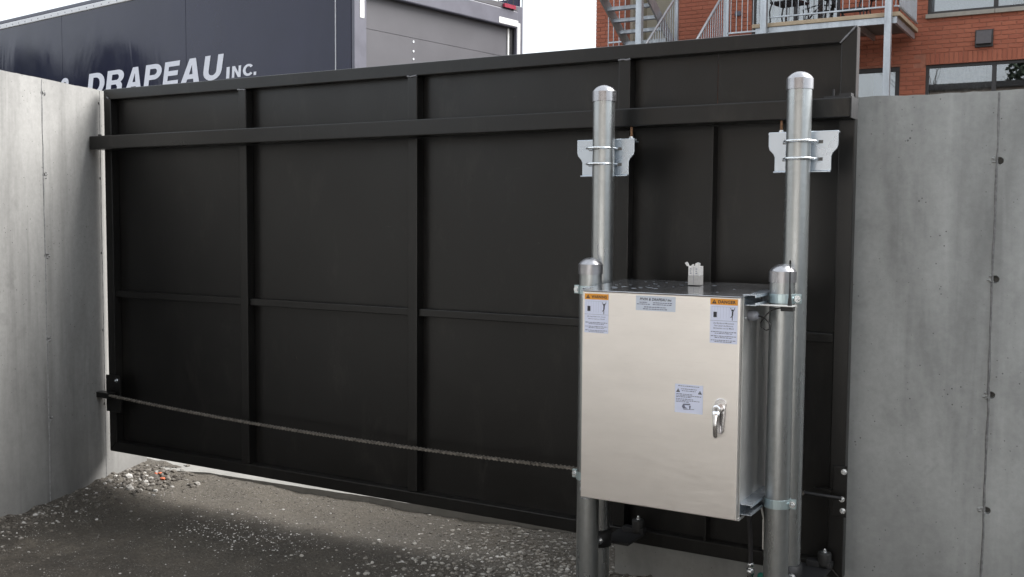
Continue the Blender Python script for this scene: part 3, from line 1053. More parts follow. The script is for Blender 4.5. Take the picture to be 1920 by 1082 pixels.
def warn_sticker(x0, x1, z0, z1, key, lines, label):
    s = sticker(x0, x1, z0, z1, label=label)
    W, H = x1 - x0, z1 - z0
    y = YS - .0004
    hb = .0215
    MB().box(x0, x1, y - .0002, y, z1 - hb, z1).build('header_band', M['orange'], s)
    ti, tx = MB(), MB()
    tri_sign(tx, ti, x0 + W * .145, z1 - hb * .83, hb * .68, y - .0003)
    ti.build('exclamation_mark', M['orange'], s)
    put_text(tx, key, x0 + W * .29, x1 - W * .07, z1 - hb * .78, z1 - hb * .26, y - .0004)
    # fence lines behind the figure
    fl = MB()
    zf0, zf1 = z1 - hb - .052, z1 - hb - .006
    for i in range(9):
        xx = x0 + W * (.06 + .105 * i)
        fl.box(xx, xx + .0006, y - .0001, y, zf0 + .004, zf1)
    fl.box(x0 + W * .05, x1 - W * .05, y - .0001, y, zf1 - .001, zf1)
    fl.build('fence_drawing', M['ink_pale'], s)
    tx.box(x0 + W * .12, x0 + W * .245, y - .0003, y - .0001, zf0 + .008, zf0 + .027)       # gate operator block
    # figure with raised arms
    fx = x0 + W * .82
    for a, b, w in (((fx, .030), (fx - .0005, .016), .0052), ((fx - .001, .028), (fx - .008, .043), .0020), ((fx + .001, .028), (fx + .008, .043), .0020),
                    ((fx - .0005, .017), (fx - .001, -.001), .0024), ((fx - .0005, .017), (fx - .006, .009), .0024), ((fx - .006, .009), (fx - .008, .010), .002)):
        d = Vector((b[0] - a[0], b[1] - a[1])); n_ = Vector((-d.y, d.x)).normalized() * w / 2
        tx.add([(a[0] + n_.x, y - .0002, zf0 + a[1] + n_.y), (a[0] - n_.x, y - .0002, zf0 + a[1] - n_.y), (b[0] - n_.x, y - .0002, zf0 + b[1] - n_.y), (b[0] + n_.x, y - .0002, zf0 + b[1] + n_.y)], [(0, 1, 2, 3)])
    tx.add([(fx + .0032 * math.cos(i * .785), y - .0002, zf0 + .0345 + .0036 * math.sin(i * .785)) for i in range(8)], [list(range(8))])
    tx.box(x0, x1, y - .0002, y - .0001, zf0 - .004, zf0 - .0033)
    tx.build('lettering', M['ink'], s)
    tg = MB()
    z = zf0 - .010
    for i, k in enumerate(lines):
        put_text(tg, k, x0 + W * (.12 + .03 * (i % 2)), x1 - W * (.12 + .03 * (i % 2)), z - .005, z + .0005, y - .0001)
        z -= .0088
    z -= .005
    for i in range(6):
        if z < z0 + .004: break
        ins = .04 + .14 * (i % 2)
        dashes(tg, x0 + W * ins, x1 - W * ins, z - .003, .0026, y, seed=i + len(lines))
        z -= .0052 if i % 2 == 0 else .0095
    tg.build('small_print', M['ink_grey'], s)
warn_sticker(-1.727, -1.629, 1.091, 1.2375, 'WARNING', ('w1', 'w2'), 'orange topped warning sticker in the left corner')
warn_sticker(-1.236, -1.137, 1.084, 1.2405, 'DANGER', ('d1', 'd2', 'd3'), 'orange topped danger sticker in the right corner')
s = sticker(-1.519, -1.366, 1.185, 1.2385, 'sticker_clear', 'company name sticker between the warning stickers')
q = MB(); put_text(q, 'PD', -1.504, -1.381, 1.2215, 1.2315, YS - .0004); q.build('lettering', M['ink'], s)
q = MB()
for z, a, b in ((1.2130, -1.505, -1.475), (1.2130, -1.452, -1.379), (1.2065, -1.515, -1.462), (1.2065, -1.453, -1.381), (1.1965, -1.487, -1.402), (1.1895, -1.491, -1.398)):
    dashes(q, a, b, z, .0032, YS - .0004, seed=int(z * 1e4))
q.build('small_print', M['ink_grey'], s)
s = sticker(-1.362, -1.257, .825, .928, 'sticker', 'white instruction sticker beside the handle')
q, qi = MB(), MB()
tri_sign(q, qi, -1.350, .8985, .013, YS - .0004); tri_sign(q, qi, -1.268, .8965, .013, YS - .0004)
q.build('warning_triangles', M['ink'], s); qi.build('exclamation_mark', M['sticker'], s)
q = MB()
for z, a, b in ((.9205, -1.350, -1.270), (.910, -1.338, -1.280), (.9035, -1.336, -1.284), (.891, -1.357, -1.295), (.886, -1.357, -1.263), (.881, -1.357, -1.300), (.8735, -1.357, -1.293), (.8685, -1.357, -1.268), (.8635, -1.357, -1.308)):
    dashes(q, a, b, z, .0026, YS - .0004, seed=int(z * 1e4))
q.build('small_print', M['ink_grey'], s)
q = MB()
q.prism([(-1.335, .848), (-1.330, .858), (-1.305, .860), (-1.303, .855), (-1.325, .853), (-1.322, .846), (-1.312, .842), (-1.330, .840)], YS - .0006, YS - .0004)
q.prism([(-1.308, .852), (-1.301, .853), (-1.303, .840), (-1.290, .842), (-1.288, .840), (-1.330, .836), (-1.328, .838), (-1.307, .840)], YS - .0006, YS - .0004)
q.build('diagram', M['ink_grey'], s)

# ---- little torn carton standing on the lid
ct = thing('torn_carton', (-1.388, -.318, 1.265), 'small torn white and grey carton standing on the cabinet lid', 'carton')
zb = lz0 + (-.345 - CY0) / (CY1 - CY0) * (lz1 - lz0) + .003
MB().box(-1.4125, -1.366, -.340, -.300, zb, zb + .036).build('lower_half', M['carton_grey'], ct, bevel=.001)
MB().box(-1.4120, -1.3665, -.3395, -.3005, zb + .0365, zb + .072).build('upper_half', M['carton'], ct, bevel=.001)
q = MB(); q.box(-1.3905, -1.3895, -.3407, -.3401, zb + .004, zb + .070); q.build('seam', M['ink_grey'], ct)
for (x0, x1, lean, hh) in ((-1.418, -1.408, -.006, .016), (-1.402, -1.392, .003, .008), (-1.386, -1.366, .001, .015)):
    q = MB(); q.prism([(x0, zb + .0715), (x1, zb + .0715), (x1 + lean, zb + .072 + hh * .8), ((x0 + x1) / 2 + lean, zb + .072 + hh), (x0 + lean * 1.4, zb + .072 + hh * .7)], -.3390, -.3365); q.build('torn_flap', M['carton'], ct)
q = MB()
for xx in (-1.402, -1.379):
    for k, z in enumerate((.044, .052, .060)):
        q.box(xx - .004, xx + .003 - .002 * (k % 2), -.3402, -.3396, zb + z, zb + z + .003)
q.build('printed_marks', M['ink_grey'], ct)

# ---- antenna
an = thing('antenna', (-.990, -.462, 1.218), 'thin black whip antenna with cable on the cabinet\'s right side', 'antenna')
q = MB(); q.tube([(-.990, -.462, 1.2178), (-.990, -.462, 1.226), (-.9902, -.462, 1.25), (-.991, -.462, 1.285), (-.992, -.462, 1.363), (-.992, -.462, 1.364), (-.992, -.462, 1.376)], [.0085, .0075, .0050, .0028, .0022, .0034, .0034], 12); q.build('whip', M['rubber'], an)
q = MB(); q.box(-1.018, -.974, -.478, -.448, 1.1985, 1.2142); q.build('base', M['rubber'], an, bevel=.002)
pts = [(-1.018, -.463, 1.208)]
for t in range(1, 9):
    pts.append((-1.018 - .010 * t + .001 * t * t * .3, -.463 - .002 * t, 1.208 - .0012 * t * t * .55))
pts += [(-1.088, -.472, 1.155), (-1.084, -.475, 1.138), (-1.068, -.476, 1.128), (-1.054, -.474, 1.133), (-1.054, -.470, 1.146), (-1.066, -.466, 1.160), (-1.082, -.462, 1.172), (-1.100, -.460, 1.176)]
q = MB(); q.tube(pts, .0026, 8); q.build('cable', M['rubber'], an)

# ---- conduit under the cabinet, strap, green plug
cd = thing('flexible_conduit', (-1.175, -.26, -.1), 'dark flexible conduit with metal connector rising under the cabinet', 'conduit')
pts = [(-1.183, -.22, .19), (-1.182, -.225, .24), (-1.177, -.25, .32), (-1.168, -.30, .40), (-1.165, -.33, .47)]
q = MB(); q.tube(pts, .0085, 10); q.build('hose', M['conduit'], cd)
q = MB(); q.lathe((-1.183, -.22), [(.0005, .20), (.013, .20), (.013, .187), (.0105, .186), (.0105, .176), (.015, .175), (.015, .155), (.012, .154), (.012, -.12)], 14); q.build('connector', M['bolt'], cd)
st = MB(); st.bar((-1.128, -.30, .47), (-1.112, -.30, .40), .006, .0015, (0, 1, 0)); st.bar((-1.112, -.30, .3995), (-1.110, -.30, .285), .010, .0015, (0, 1, 0))
tag(st.build('cable_strap', M['strap']), 'thin pale strap hanging below the cabinet by the right posts', 'strap')
gp = MB(); gp.lathe((-1.145, -.20), [(.0005, .160), (.012, .158), (.016, .150), (.016, -.12)], 14)
tag(gp.build('conduit_stub', M['green']), 'green plastic conduit stub at the foot of the right posts', 'conduit')

# ================================================================== TRUCK
TA = R(8)
P0 = Vector((-6.033, 3.385, 0))
du = Vector((-math.cos(TA), math.sin(TA), 0)); dv = Vector((math.sin(TA), math.cos(TA), 0))
xt = Matrix(((du.x, dv.x, 0, P0.x), (du.y, dv.y, 0, P0.y), (0, 0, 1, 0), (0, 0, 0, 1)))   # local (u along the side, v across, z)
tr = thing('box_truck', P0 + du * 4 + dv * 1.2 + Vector((0, 0, -.12)), 'dark navy box truck with white company lettering parked behind the gate', 'truck')
LB, WB, ZB, ZR = 8.6, 2.47, .95, 3.90
def tp(name, mb, mt, parent=None, bevel=0.0): return mb.build(name, M[mt], parent or tr, bevel=bevel)
edges = [.235, 2.55, 5.06, 6.9, LB]
side = None
for a, b in zip(edges[:-1], edges[1:]):
    sp = tp('side_panel', MB(xt).box(a + .003, b - .003, 0, .03, ZB, ZR), 'truck')
    if a < 3: side = side or sp
tp('side_panel', MB(xt).box(.03, .228, -.004, .03, ZB, ZR + .1), 'truck')
tp('side_trim', MB(xt).box(.2285, .2345, -.010, .02, ZB, ZR), 'truck_white')
tp('side_liner', MB(xt).box(.04, LB - .01, .031, .05, ZB, ZR), 'dark_metal')
tp('side_panel', MB(xt).box(.03, LB, WB - .03, WB, ZB, ZR), 'truck')
tp('roof_rail', MB(xt).box(.0, LB, -.015, .08, ZR + .002, 3.965), 'truck_white', bevel=.008)
tp('roof_rail', MB(xt).box(.0, LB, .0, .10, 3.967, 4.015), 'truck_grey2', bevel=.01)
q = MB(xt)
u = .15
while u < LB:
    q.box(u - .005, u + .005, -.0185, -.0152, 3.925, 3.935); u += .16
tp('rail_rivets', q, 'truck_grey2')
tp('roof', MB(xt).box(.05, LB, .10, WB - .02, 3.70, 3.74), 'truck_white')
tp('front_wall', MB(xt).box(LB - .03, LB, .05, WB - .03, ZB, 3.70), 'truck')
tp('floor_frame', MB(xt).box(.02, LB, .05, WB - .05, ZB - .18, ZB - .002), 'dark_metal')
# rear: frame posts, header, recessed roll door
tp('rear_post', MB(xt).box(-.01, .028, .0, .150, ZB, 3.90), 'truck_grey2', bevel=.004)
tp('rear_post', MB(xt).box(-.01, .028, 2.355, WB, ZB, 3.80), 'truck_grey2', bevel=.004)
tp('rear_header', MB(xt).box(-.035, .027, .151, 2.354, 3.555, 3.735), 'truck_grey2', bevel=.012)
tp('rear_header_cap', MB(xt).box(-.028, .05, .151, 2.354, 3.736, 3.79), 'truck_grey', bevel=.004)
zz = [ZB, 1.40, 1.86, 2.32, 2.78, 3.25, 3.70]
for a, b in zip(zz[:-1], zz[1:]):
    tp('door_slat', MB(xt).box(.045, .07, .151, 2.27, a + .002, b - .002), 'truck_grey')
tp('door_track', MB(xt).box(.03, .045, 2.262, 2.285, ZB, 3.553), 'reflector')
tp('door_track', MB(xt).box(.03, .10, 2.30, 2.353, ZB, 3.553), 'dark_metal')
for z in (3.215, 3.125, 3.05, 2.97):
    q = MB(xt); q.tube([(.045, .82, z), (.041, .82, z)], .011, 10); tp('rivet', q, 'bolt')
tp('reflector_strip', MB(xt).box(-.0135, -.0102, .068, .120, 3.325, 3.89), 'reflector')
tp('reflector_strip', MB(xt).box(-.0385, -.0352, 2.03, 2.352, 3.572, 3.635), 'reflector')
tp('reflector_strip', MB(xt).box(-.0135, -.0102, 2.372, 2.42, 2.8, 3.62), 'reflector')
q = MB(xt); q.tube([(-.030, 2.14, 3.752), (-.055, 2.14, 3.752)], .001, 6); q.box(-.055, -.0285, 2.10, 2.29, 3.742, 3.782); tp('marker_lamp', q, 'red_lamp', bevel=.008)
q = MB(xt); q.tube([(-.005, 2.05, 3.79), (-.005, 2.10, 3.90), (-.005, 2.14, 3.82)], .006, 6); q.tube([(-.005, 2.20, 3.79), (-.005, 2.22, 4.3)], .006, 6); q.tube([(-.005, 2.3, 3.79), (-.005, 2.33, 4.0)], .006, 6); q.tube([(-.005, 2.46, 3.79), (-.005, 2.46, 4.3)], .006, 6); tp('roof_wires', q, 'dark_metal')
# lettering on the side, each letter its own piece
def letter(ch, u_left, u_right, z0, z1, slant):
    q = MB(xt)
    vs, fs = _txt[ch]
    ax = min(v[0] for v in vs); bx = max(v[0] for v in vs); az = min(v[1] for v in vs); bz = max(v[1] for v in vs)
    o = []
    for vx, vz in vs:
        s = (vx - ax) / (bx - ax); t = (vz - az) / (bz - az)
        o.append((u_left + (u_right - u_left) * s - slant * t * (z1 - z0), -.0035, z0 + (z1 - z0) * t))
    q.add(o, fs)
    q.build('letter', M['letter'], side)
LT = [('D', 4.518, 4.164), ('R', 4.121, 3.765), ('A', 3.715, 3.399), ('P', 3.35, 3.035), ('E', 2.987, 2.708), ('A', 2.657, 2.325), ('U', 2.272, 1.962)]
for chh, a, b in LT:
    letter(chh, a, b, 2.915, 3.168, .24)
for chh, a, b, z1 in (('I', 1.868, 1.815, 3.028), ('N', 1.775, 1.632, 3.028), ('C', 1.60, 1.445, 3.031), ('.', 1.428, 1.386, 2.947)):
    letter(chh, a, b, 2.914, z1, .10)
letter('&', 5.16, 4.86, 2.925, 3.165, .15)
# running gear and cab
def wheel(u, v, r=.48, w=.27):
    q = MB(xt)
    prof = [(.30, 0), (r - .03, 0), (r, .04), (r, w - .04), (r - .03, w), (.30, w)]
    n = 28
    vs, fs = [], []
    for rr, k in prof:
        for i in range(n):
            a = 6.28318 * i / n
            vs.append((u + rr * math.cos(a), v + k, -.115 + r + rr * math.sin(a)))
    for i in range(len(prof) - 1):
        for k in range(n):
            fs.append((i * n + k, i * n + (k + 1) % n, (i + 1) * n + (k + 1) % n, (i + 1) * n + k))
    q.add(vs, fs, True)
    wo_ = tp('wheel', q, 'tyre')
    q = MB(xt); q.tube([(u, v + .04, -.115 + r), (u, v + w - .04, -.115 + r)], .299, 24); q.tube([(u, v - .01, -.115 + r), (u, v + .04, -.115 + r)], .10, 12); q.build('rim', M['truck_white'], wo_)
for u in (2.2, 9.3):
    wheel(u, .03); wheel(u, WB - .30)
q = MB(xt)
q.add([(LB + .15, .1, .55), (LB + 2.1, .1, .55), (LB + 2.1, .1, 1.5), (LB + 1.7, .1, 2.6), (LB + .15, .1, 2.7),
       (LB + .15, WB - .1, .55), (LB + 2.1, WB - .1, .55), (LB + 2.1, WB - .1, 1.5), (LB + 1.7, WB - .1, 2.6), (LB + .15, WB - .1, 2.7)],
      [(0, 1, 2, 3, 4), (9, 8, 7, 6, 5), (0, 5, 6, 1), (1, 6, 7, 2), (2, 7, 8, 3), (3, 8, 9, 4), (4, 9, 5, 0)])
cabp = tp('cab', q, 'truck_white', bevel=.04)
q = MB(xt); q.box(LB + .6, LB + 1.6, .094, .099, 1.6, 2.4); q.build('side_window', M['interior'], cabp)
tp('chassis_rail', MB(xt).box(.1, LB + 1.8, .75, .85, .5, .76), 'dark_metal')
tp('chassis_rail', MB(xt).box(.1, LB + 1.8, 1.6, 1.7, .5, .76), 'dark_metal')
tp('rear_bumper', MB(xt).box(-.05, .05, .1, WB - .1, .45, .62), 'dark_metal')

# ================================================================== BRICK BUILDING
BY = 13.16
bl = thing('brick_building', (-3.4, BY + 3, 1.88), 'orange red brick apartment building beyond the gate and right wall', 'building')
BX0, BX1, BZ0, BZ1 = -8.36, 3.0, 1.2, 10.0
# openings x0,x1,z0,z1
OP = {'win_up': (-2.71, -.35, 4.70, 6.2), 'win_lo': (-2.71, -.35, 2.75, 3.93), 'door': (-3.95, -3.09, 1.9, 3.94),
      'patio': (-5.48, -4.03, 4.50, 6.6), 'stairdoor': (-7.80, -6.82, 1.9, 7.0)}
def in_open(x0, x1, z0, z1):
    return any(x1 > a + .002 and x0 < b - .002 and z1 > c + .002 and z0 < d - .002 for a, b, c, d in OP.values())
# mortar wall cut round the openings
gx = sorted({BX0 + .006, BX1} | {v for o in OP.values() for v in o[:2]}); gz = sorted({BZ0, BZ1} | {v for o in OP.values() for v in o[2:]})
q = MB()
for i in range(len(gx) - 1):
    for j in range(len(gz) - 1):
        if not in_open(gx[i], gx[i + 1], gz[j], gz[j + 1]):
            q.box(gx[i], gx[i + 1], BY + .008, BY + .25, gz[j], gz[j + 1])
wallb = q.build('wall', M['mortar'], bl)
tag(wallb, None)
MB().box(BX0 + .006, BX0 + .25, BY + .252, BY + 9, BZ0, BZ1).build('side_wall', M['brick'], bl)
MB().box(BX0 - .05, BX1, BY - .05, BY + 9, BZ1 + .002, BZ1 + .3).build('roof', M['dark_metal'], bl)
MB().box(BX0 + .3, BX1, BY + 2.4, BY + 2.45, BZ0, BZ1).build('inner_wall', M['interior'], bl)
MB().box(BX0 + .3, BX1, BY + .26, BY + 2.39, 4.30, 4.40).build('floor_slab', M['interior'], bl)
# bricks
MODX, MODZ = .203, .0675
bm_mesh = {}
def brick_mesh(w, h):
    k = (round(w, 3), round(h, 3))
    if k not in bm_mesh:
        e, d = .004, .0105
        me = bpy.data.meshes.new('brick')
        vs = [(0, d, 0), (w, d, 0), (w, d, h), (0, d, h), (e, 0, e), (w - e, 0, e), (w - e, 0, h - e), (e, 0, h - e)]
        me.from_pydata(vs, [], [(4, 5, 6, 7), (0, 1, 5, 4), (1, 2, 6, 5), (2, 3, 7, 6), (3, 0, 4, 7)])
        me.materials.append(M['brick'])
        bm_mesh[k] = me
    return bm_mesh[k]
far = MB()
cnt = 0
br = random.Random(3)
cands = []
row = 0
z = 3.30 - 3 * MODZ
while z < 6.0:
    x = BX0 - (MODX / 2 if row % 2 else 0)
    while x < .4:
        a, b = max(x, BX0), x + MODX - .010
        if b > BX0 + .05:
            cuts = [(a, b)]
            for (p, q_, r_, s_) in OP.values():
                if z + MODZ - .010 > r_ and z < s_:
                    nc = []
                    for (c0, c1) in cuts:
                        if c1 <= p or c0 >= q_: nc.append((c0, c1)); continue
                        if c0 < p - .02: nc.append((c0, p - .002))
                        if c1 > q_ + .02: nc.append((q_ + .002, c1))
                    cuts = nc
            for c0, c1 in cuts:
                if c1 - c0 < .02: continue
                if 3.925 < z + .03 < 4.105 and c1 > -2.72 : continue        # soldier course stands here
                cands.append((c0, c1, z))
        x += MODX
    z += MODZ
    row += 1
def vis_score(c):
    x = (c[0] + c[1]) / 2
    z = c[2]
    s = 0
    if -3.08 < x < -1.30 and 3.40 < z < 5.0: s = 3
    elif -6.85 < x < -5.45 and 4.55 < z < 5.3: s = 2
    elif x < -7.7 and 4.75 < z < 5.5: s = 1.5
    elif -4.2 < x <= -3.08 and 3.4 < z < 5: s = 1.2
    return s
cands.sort(key=lambda c: -vis_score(c))
for i, (c0, c1, z) in enumerate(cands):
    dy = br.uniform(-.0015, .0015)
    if i < 270 and vis_score((c0, c1, z)) > 0:
        o = bpy.data.objects.new('brick', brick_mesh(c1 - c0, MODZ - .010))
        C.objects.link(o); o.parent = wallb
        o.location = Vector((c0, BY + dy, z)) - WL[wallb.name]
    else:
        e, d, w, h = .003, .012, c1 - c0, MODZ - .010
        far.add([(c0, BY + d, z), (c0 + w, BY + d, z), (c0 + w, BY + d, z + h), (c0, BY + d, z + h), (c0 + e, BY + dy, z + e), (c0 + w - e, BY + dy, z + e), (c0 + w - e, BY + dy, z + h - e), (c0 + e, BY + dy, z + h - e)],
                [(4, 5, 6, 7), (0, 1, 5, 4), (1, 2, 6, 5), (2, 3, 7, 6), (3, 0, 4, 7)])
x = -2.71
while x < .4:                                                    # soldier course over the lower window
    o = bpy.data.objects.new('brick', brick_mesh(.057, .172)); C.objects.link(o); o.parent = wallb
    o.location = Vector((x, BY + br.uniform(-.0015, .0015), 3.932)) - WL[wallb.name]
    x += .067
fb = far.build('brick', M['brick'], wallb)
fb['kind'] = 'stuff'
# windows
def window(x0, x1, z0, z1, mulls, name='window', fr=.045, dep=.06):
    f = MB()
    f.box(x0, x1, BY + .03, BY + .03 + dep, z1 - fr, z1)
    f.box(x0, x1, BY + .03, BY + .03 + dep, z0, z0 + fr)
    f.box(x0, x0 + fr, BY + .031, BY + .03 + dep - .001, z0 + fr, z1 - fr)
    f.box(x1 - fr, x1, BY + .031, BY + .03 + dep - .001, z0 + fr, z1 - fr)
    for mx in mulls:
        f.box(mx - .03, mx + .03, BY + .026, BY + .028 + dep, z0 + fr, z1 - fr)
    fo = f.build(name, M['win_frame'], bl, bevel=.004)
    e = [x0 + fr] + [v for mx in mulls for v in (mx - .03, mx + .03)] + [x1 - fr]
    for i in range(0, len(e), 2):
        MB().box(e[i], e[i + 1], BY + .055, BY + .061, z0 + fr, z1 - fr).build('pane', M['glass'], fo)
    return fo, e
def drape(parent, x0, x1, z0, z1, y, mt, amp, wl, name='curtain'):
    q = MB(); n = max(8, int((x1 - x0) / .015)); mz = 10
    vs = [(x0 + (x1 - x0) * i / n, y + amp * math.sin(6.283 * (x0 + (x1 - x0) * i / n) / wl + 1.5 * noise.noise((i * .2, j * .3, 1))) * (.6 + .4 * j / mz), z0 + (z1 - z0) * j / mz) for j in range(mz + 1) for i in range(n + 1)]
    q.add(vs, [(j * (n + 1) + i, j * (n + 1) + i + 1, (j + 1) * (n + 1) + i + 1, (j + 1) * (n + 1) + i) for j in range(mz) for i in range(n)], True)
    return q.build(name, M[mt], parent)
w1, e1 = window(-2.71, -.35, 4.70, 6.2, [-1.755])
drape(w1, -2.66, -1.79, 4.75, 6.1, BY + .10, 'blind', .002, .4, 'blind')
drape(w1, -1.72, -1.53, 4.75, 6.1, BY + .10, 'blind', .012, .12)
drape(w1, -1.40, -.42, 4.75, 6.1, BY + .13, 'curtain', .012, .12)
MB().box(-2.73, -1.762, BY - .05, BY + .06, 4.635, 4.698).build('sill', M['stone_sill'], w1, bevel=.004)
MB().box(-1.756, -.33, BY - .05, BY + .06, 4.635, 4.698).build('sill', M['stone_sill'], w1, bevel=.004)
w2, e2 = window(-2.71, -.35, 2.75, 3.93, [-1.745])
drape(w2, -2.66, -1.78, 2.8, 3.88, BY + .14, 'curtain', .03, .23)
MB().box(-2.73, -.33, BY - .04, BY + .06, 2.68, 2.748).build('sill', M['stone_sill'], w2)
MB().box(-2.71, .4, BY - .006, BY + .02, 3.9305, 3.9315).build('lintel_angle', M['win_frame'], w2)
d1, e3 = window(-3.95, -3.09, 1.9, 3.94, [], 'door', .07)
drape(d1, -3.88, -3.50, 2.0, 3.87, BY + .11, 'cream', .001, .5, 'panel')
drape(d1, -3.495, -3.16, 2.0, 3.87, BY + .09, 'blind', .001, .5, 'blind')
p1, e4 = window(-5.48, -4.03, 4.50, 6.6, [-4.755], 'patio_door', .06)
drape(p1, -5.4, -4.1, 4.56, 6.5, BY + .16, 'cream', .02, .2)
# stair recess: cream back panel
MB().box(-7.80, -6.82, BY + .9, BY + .95, 1.9, 7.0).build('recess_panel', M['cream'], bl)
MB().box(-7.80, -7.75, BY + .251, BY + .899, 1.9, 7.0).build('recess_side', M['cream'], bl)
MB().box(-6.87, -6.82, BY + .251, BY + .899, 1.9, 7.0).build('recess_side', M['cream'], bl)
# vent hood, junction box
vh = MB(); vh.box(-2.02, -1.77, BY - .03, BY - .001, 4.145, 4.405)
vo = vh.build('vent_hood', M['win_frame'], bl, bevel=.006)
q = MB(); q.add([(-2.0, BY - .031, 4.39), (-1.79, BY - .031, 4.39), (-1.79, BY - .10, 4.19), (-2.0, BY - .10, 4.19), (-2.0, BY - .031, 4.19), (-1.79, BY - .031, 4.19)], [(0, 1, 2, 3), (0, 3, 4), (1, 5, 2)])
q.build('hood_cover', plain('vent_brown', (.085, .075, .078), .6), vo)
MB().box(-5.76, -5.66, BY - .03, BY - .001, 4.955, 5.03).build('junction_box', M['truck_grey2'], bl, bevel=.004)

# ---- balcony
FY = 11.6
ba = thing('balcony', (-3.9, 12.3, 1.9), 'galvanised steel balcony with tan deck edge on the brick building', 'balcony')
def bp(name, mb, mt, bevel=0.0): return mb.build(name, M[mt], ba, bevel=bevel)
bp('deck', MB().box(-4.95, -2.86, FY + .06, BY - .06, 4.44, 4.475), 'deck_under')
bp('deck_edge', MB().box(-4.97, -2.83, FY - .02, FY + .055, 4.432, 4.492), 'wood', .006)
bp('deck_edge', MB().box(-2.885, -2.83, FY + .056, BY - .055, 4.432, 4.492), 'wood', .006)
bp('front_beam', MB().box(-4.92, -2.87, FY + .0, FY + .05, 4.335, 4.431), 'galv_far', .003)
bp('side_beam', MB().box(-2.915, -2.875, FY + .051, BY - .06, 4.335, 4.431), 'galv_far', .003)
for x in (-3.5, -4.1, -4.6):
    bp('joist', MB().box(x, x + .04, FY + .06, BY - .06, 4.36, 4.438), 'galv_far')
for x in (-2.975, -4.77):
    bp('column', MB().box(x - .046, x + .046, FY - .115, FY - .023, 1.88, 7.4), 'galv_far', .006)
def rail_run(parent_fn, x0, x1, y, zb_, zt_, spacing, skip=()):
    parent_fn('bottom_rail', MB().bar((x0, y, zb_), (x1, y, zb_), .035, .022), 'galv_far', .002)
    parent_fn('top_rail', MB().bar((x0, y, zt_), (x1, y, zt_), .04, .04), 'galv_far', .002)
    n = int(abs(x1 - x0) / spacing)
    for i in range(n + 1):
        xx = x0 + (x1 - x0) * (i + .5) / (n + 1)
        parent_fn('baluster', MB().tube([(xx, y, zb_), (xx, y, zt_)], .0065, 6), 'galv_far')
rail_run(bp, -4.70, -3.03, FY + .02, 4.578, 5.50, .098)
rail_run(bp, -2.92, -2.87, FY + .02, 4.578, 5.50, .1)
rail_run(bp, -5.36, -4.83, FY + .02, 4.395, 5.50, .096)
for x in (-4.59, -3.72):
    bp('rail_foot', MB().tube([(x, FY + .02, 4.492), (x, FY + .02, 4.575)], .007, 6), 'galv_far')
bp('bottom_rail', MB().bar((-2.855, FY + .03, 4.578), (-2.855, BY - .03, 4.578), .03, .022), 'galv_far')
bp('top_rail', MB().bar((-2.855, FY + .03, 5.5), (-2.855, BY - .03, 5.5), .04, .04), 'galv_far')
n = 17
for i in range(n):
    y = FY + .06 + (BY - FY - .12) * (i + .5) / n
    bp('baluster', MB().tube([(-2.855, y, 4.578), (-2.855, y, 5.5)], .0065, 6), 'galv_far')
bp('rail_post', MB().bar((-5.365, FY + .02, 4.25), (-5.365, FY + .02, 5.5), .035, .035), 'galv_far')
bp('walkway', MB().box(-5.38, -4.975, FY + .0, BY - .06, 4.30, 4.352), 'galv_far')

# ---- furniture on the balcony
def iron_chair(x, y, rz, label):
    t = thing('patio_chair', (x, y, 4.477), label, 'chair', 'iron patio chairs on the balcony')
    t.rotation_euler.z = 0
    Rm = Matrix.Translation((x, y, 4.477)) @ Matrix.Rotation(rz, 4, 'Z')
    def p(name, mb): return mb.build(name, M['iron'], t)
    q = MB(Rm); q.prism([(-.22, .42), (.22, .42), (.23, .435), (.22, .45), (-.22, .45), (-.23, .435)], -.22, .22); p('seat', q)
    for sx in (-1, 1):
        q = MB(Rm); q.tube([(sx * .20, -.20, .42), (sx * .21, -.23, .30), (sx * .215, -.21, .15), (sx * .235, -.26, .0)], .012, 8); p('leg', q)
        q = MB(Rm); q.tube([(sx * .20, .20, .42), (sx * .205, .23, .28), (sx * .21, .21, .14), (sx * .23, .28, .0)], .012, 8); p('leg', q)
        q = MB(Rm); q.tube([(sx * .20, .21, .44), (sx * .20, .25, .7), (sx * .17, .30, .95)], .012, 8); p('back_post', q)
        q = MB(Rm); q.tube([(sx * .21, -.2, .44), (sx * .26, -.22, .6), (sx * .26, .0, .66), (sx * .21, .26, .66)], .011, 8); p('armrest', q)
    q = MB(Rm)
    q.tube([(-.17, .30, .95), (0, .31, .99), (.17, .30, .95)], .012, 8)
    for i in range(5):
        q.tube([(-.14 + .07 * i, .22, .46), (-.12 + .06 * i, .30, .96)], .007, 6)
    p('backrest', q)
iron_chair(-4.62, 12.35, R(-100), 'black wrought iron patio chair by the left balcony column')
iron_chair(-3.28, 12.45, R(80), 'black wrought iron patio chair near the right balcony column')
tb = thing('patio_table', (-3.98, 12.15, 4.477), 'round black wrought iron patio table on the balcony', 'table')
q = MB(); q.lathe((-3.98, 12.15), [(.001, 5.17), (.42, 5.17), (.43, 5.18), (.42, 5.19), (.001, 5.19)], 28); q.build('table_top', M['iron'], tb)
for k in range(4):
    a = k * math.pi / 2 + .4
    q = MB(); q.tube([(-3.98 + r * math.cos(a), 12.15 + r * math.sin(a), 4.477 + h) for r, h in ((.10, .69), (.05, .5), (.07, .36), (.22, .18), (.30, .06), (.34, .0))], .013, 8); q.build('leg', M['iron'], tb)
q = MB(); q.lathe((-3.98, 12.15), [(.06, 4.86), (.075, 4.87), (.06, 4.88)], 20); q.build('ring_stretcher', M['iron'], tb)
fx_ = thing('footstool', (-3.55, 12.0, 4.477), 'low black iron footstool under the patio table', 'stool')
q = MB(); q.box(-3.78, -3.38, 11.9, 12.15, 4.64, 4.665); q.build('seat', M['iron'], fx_, bevel=.005)
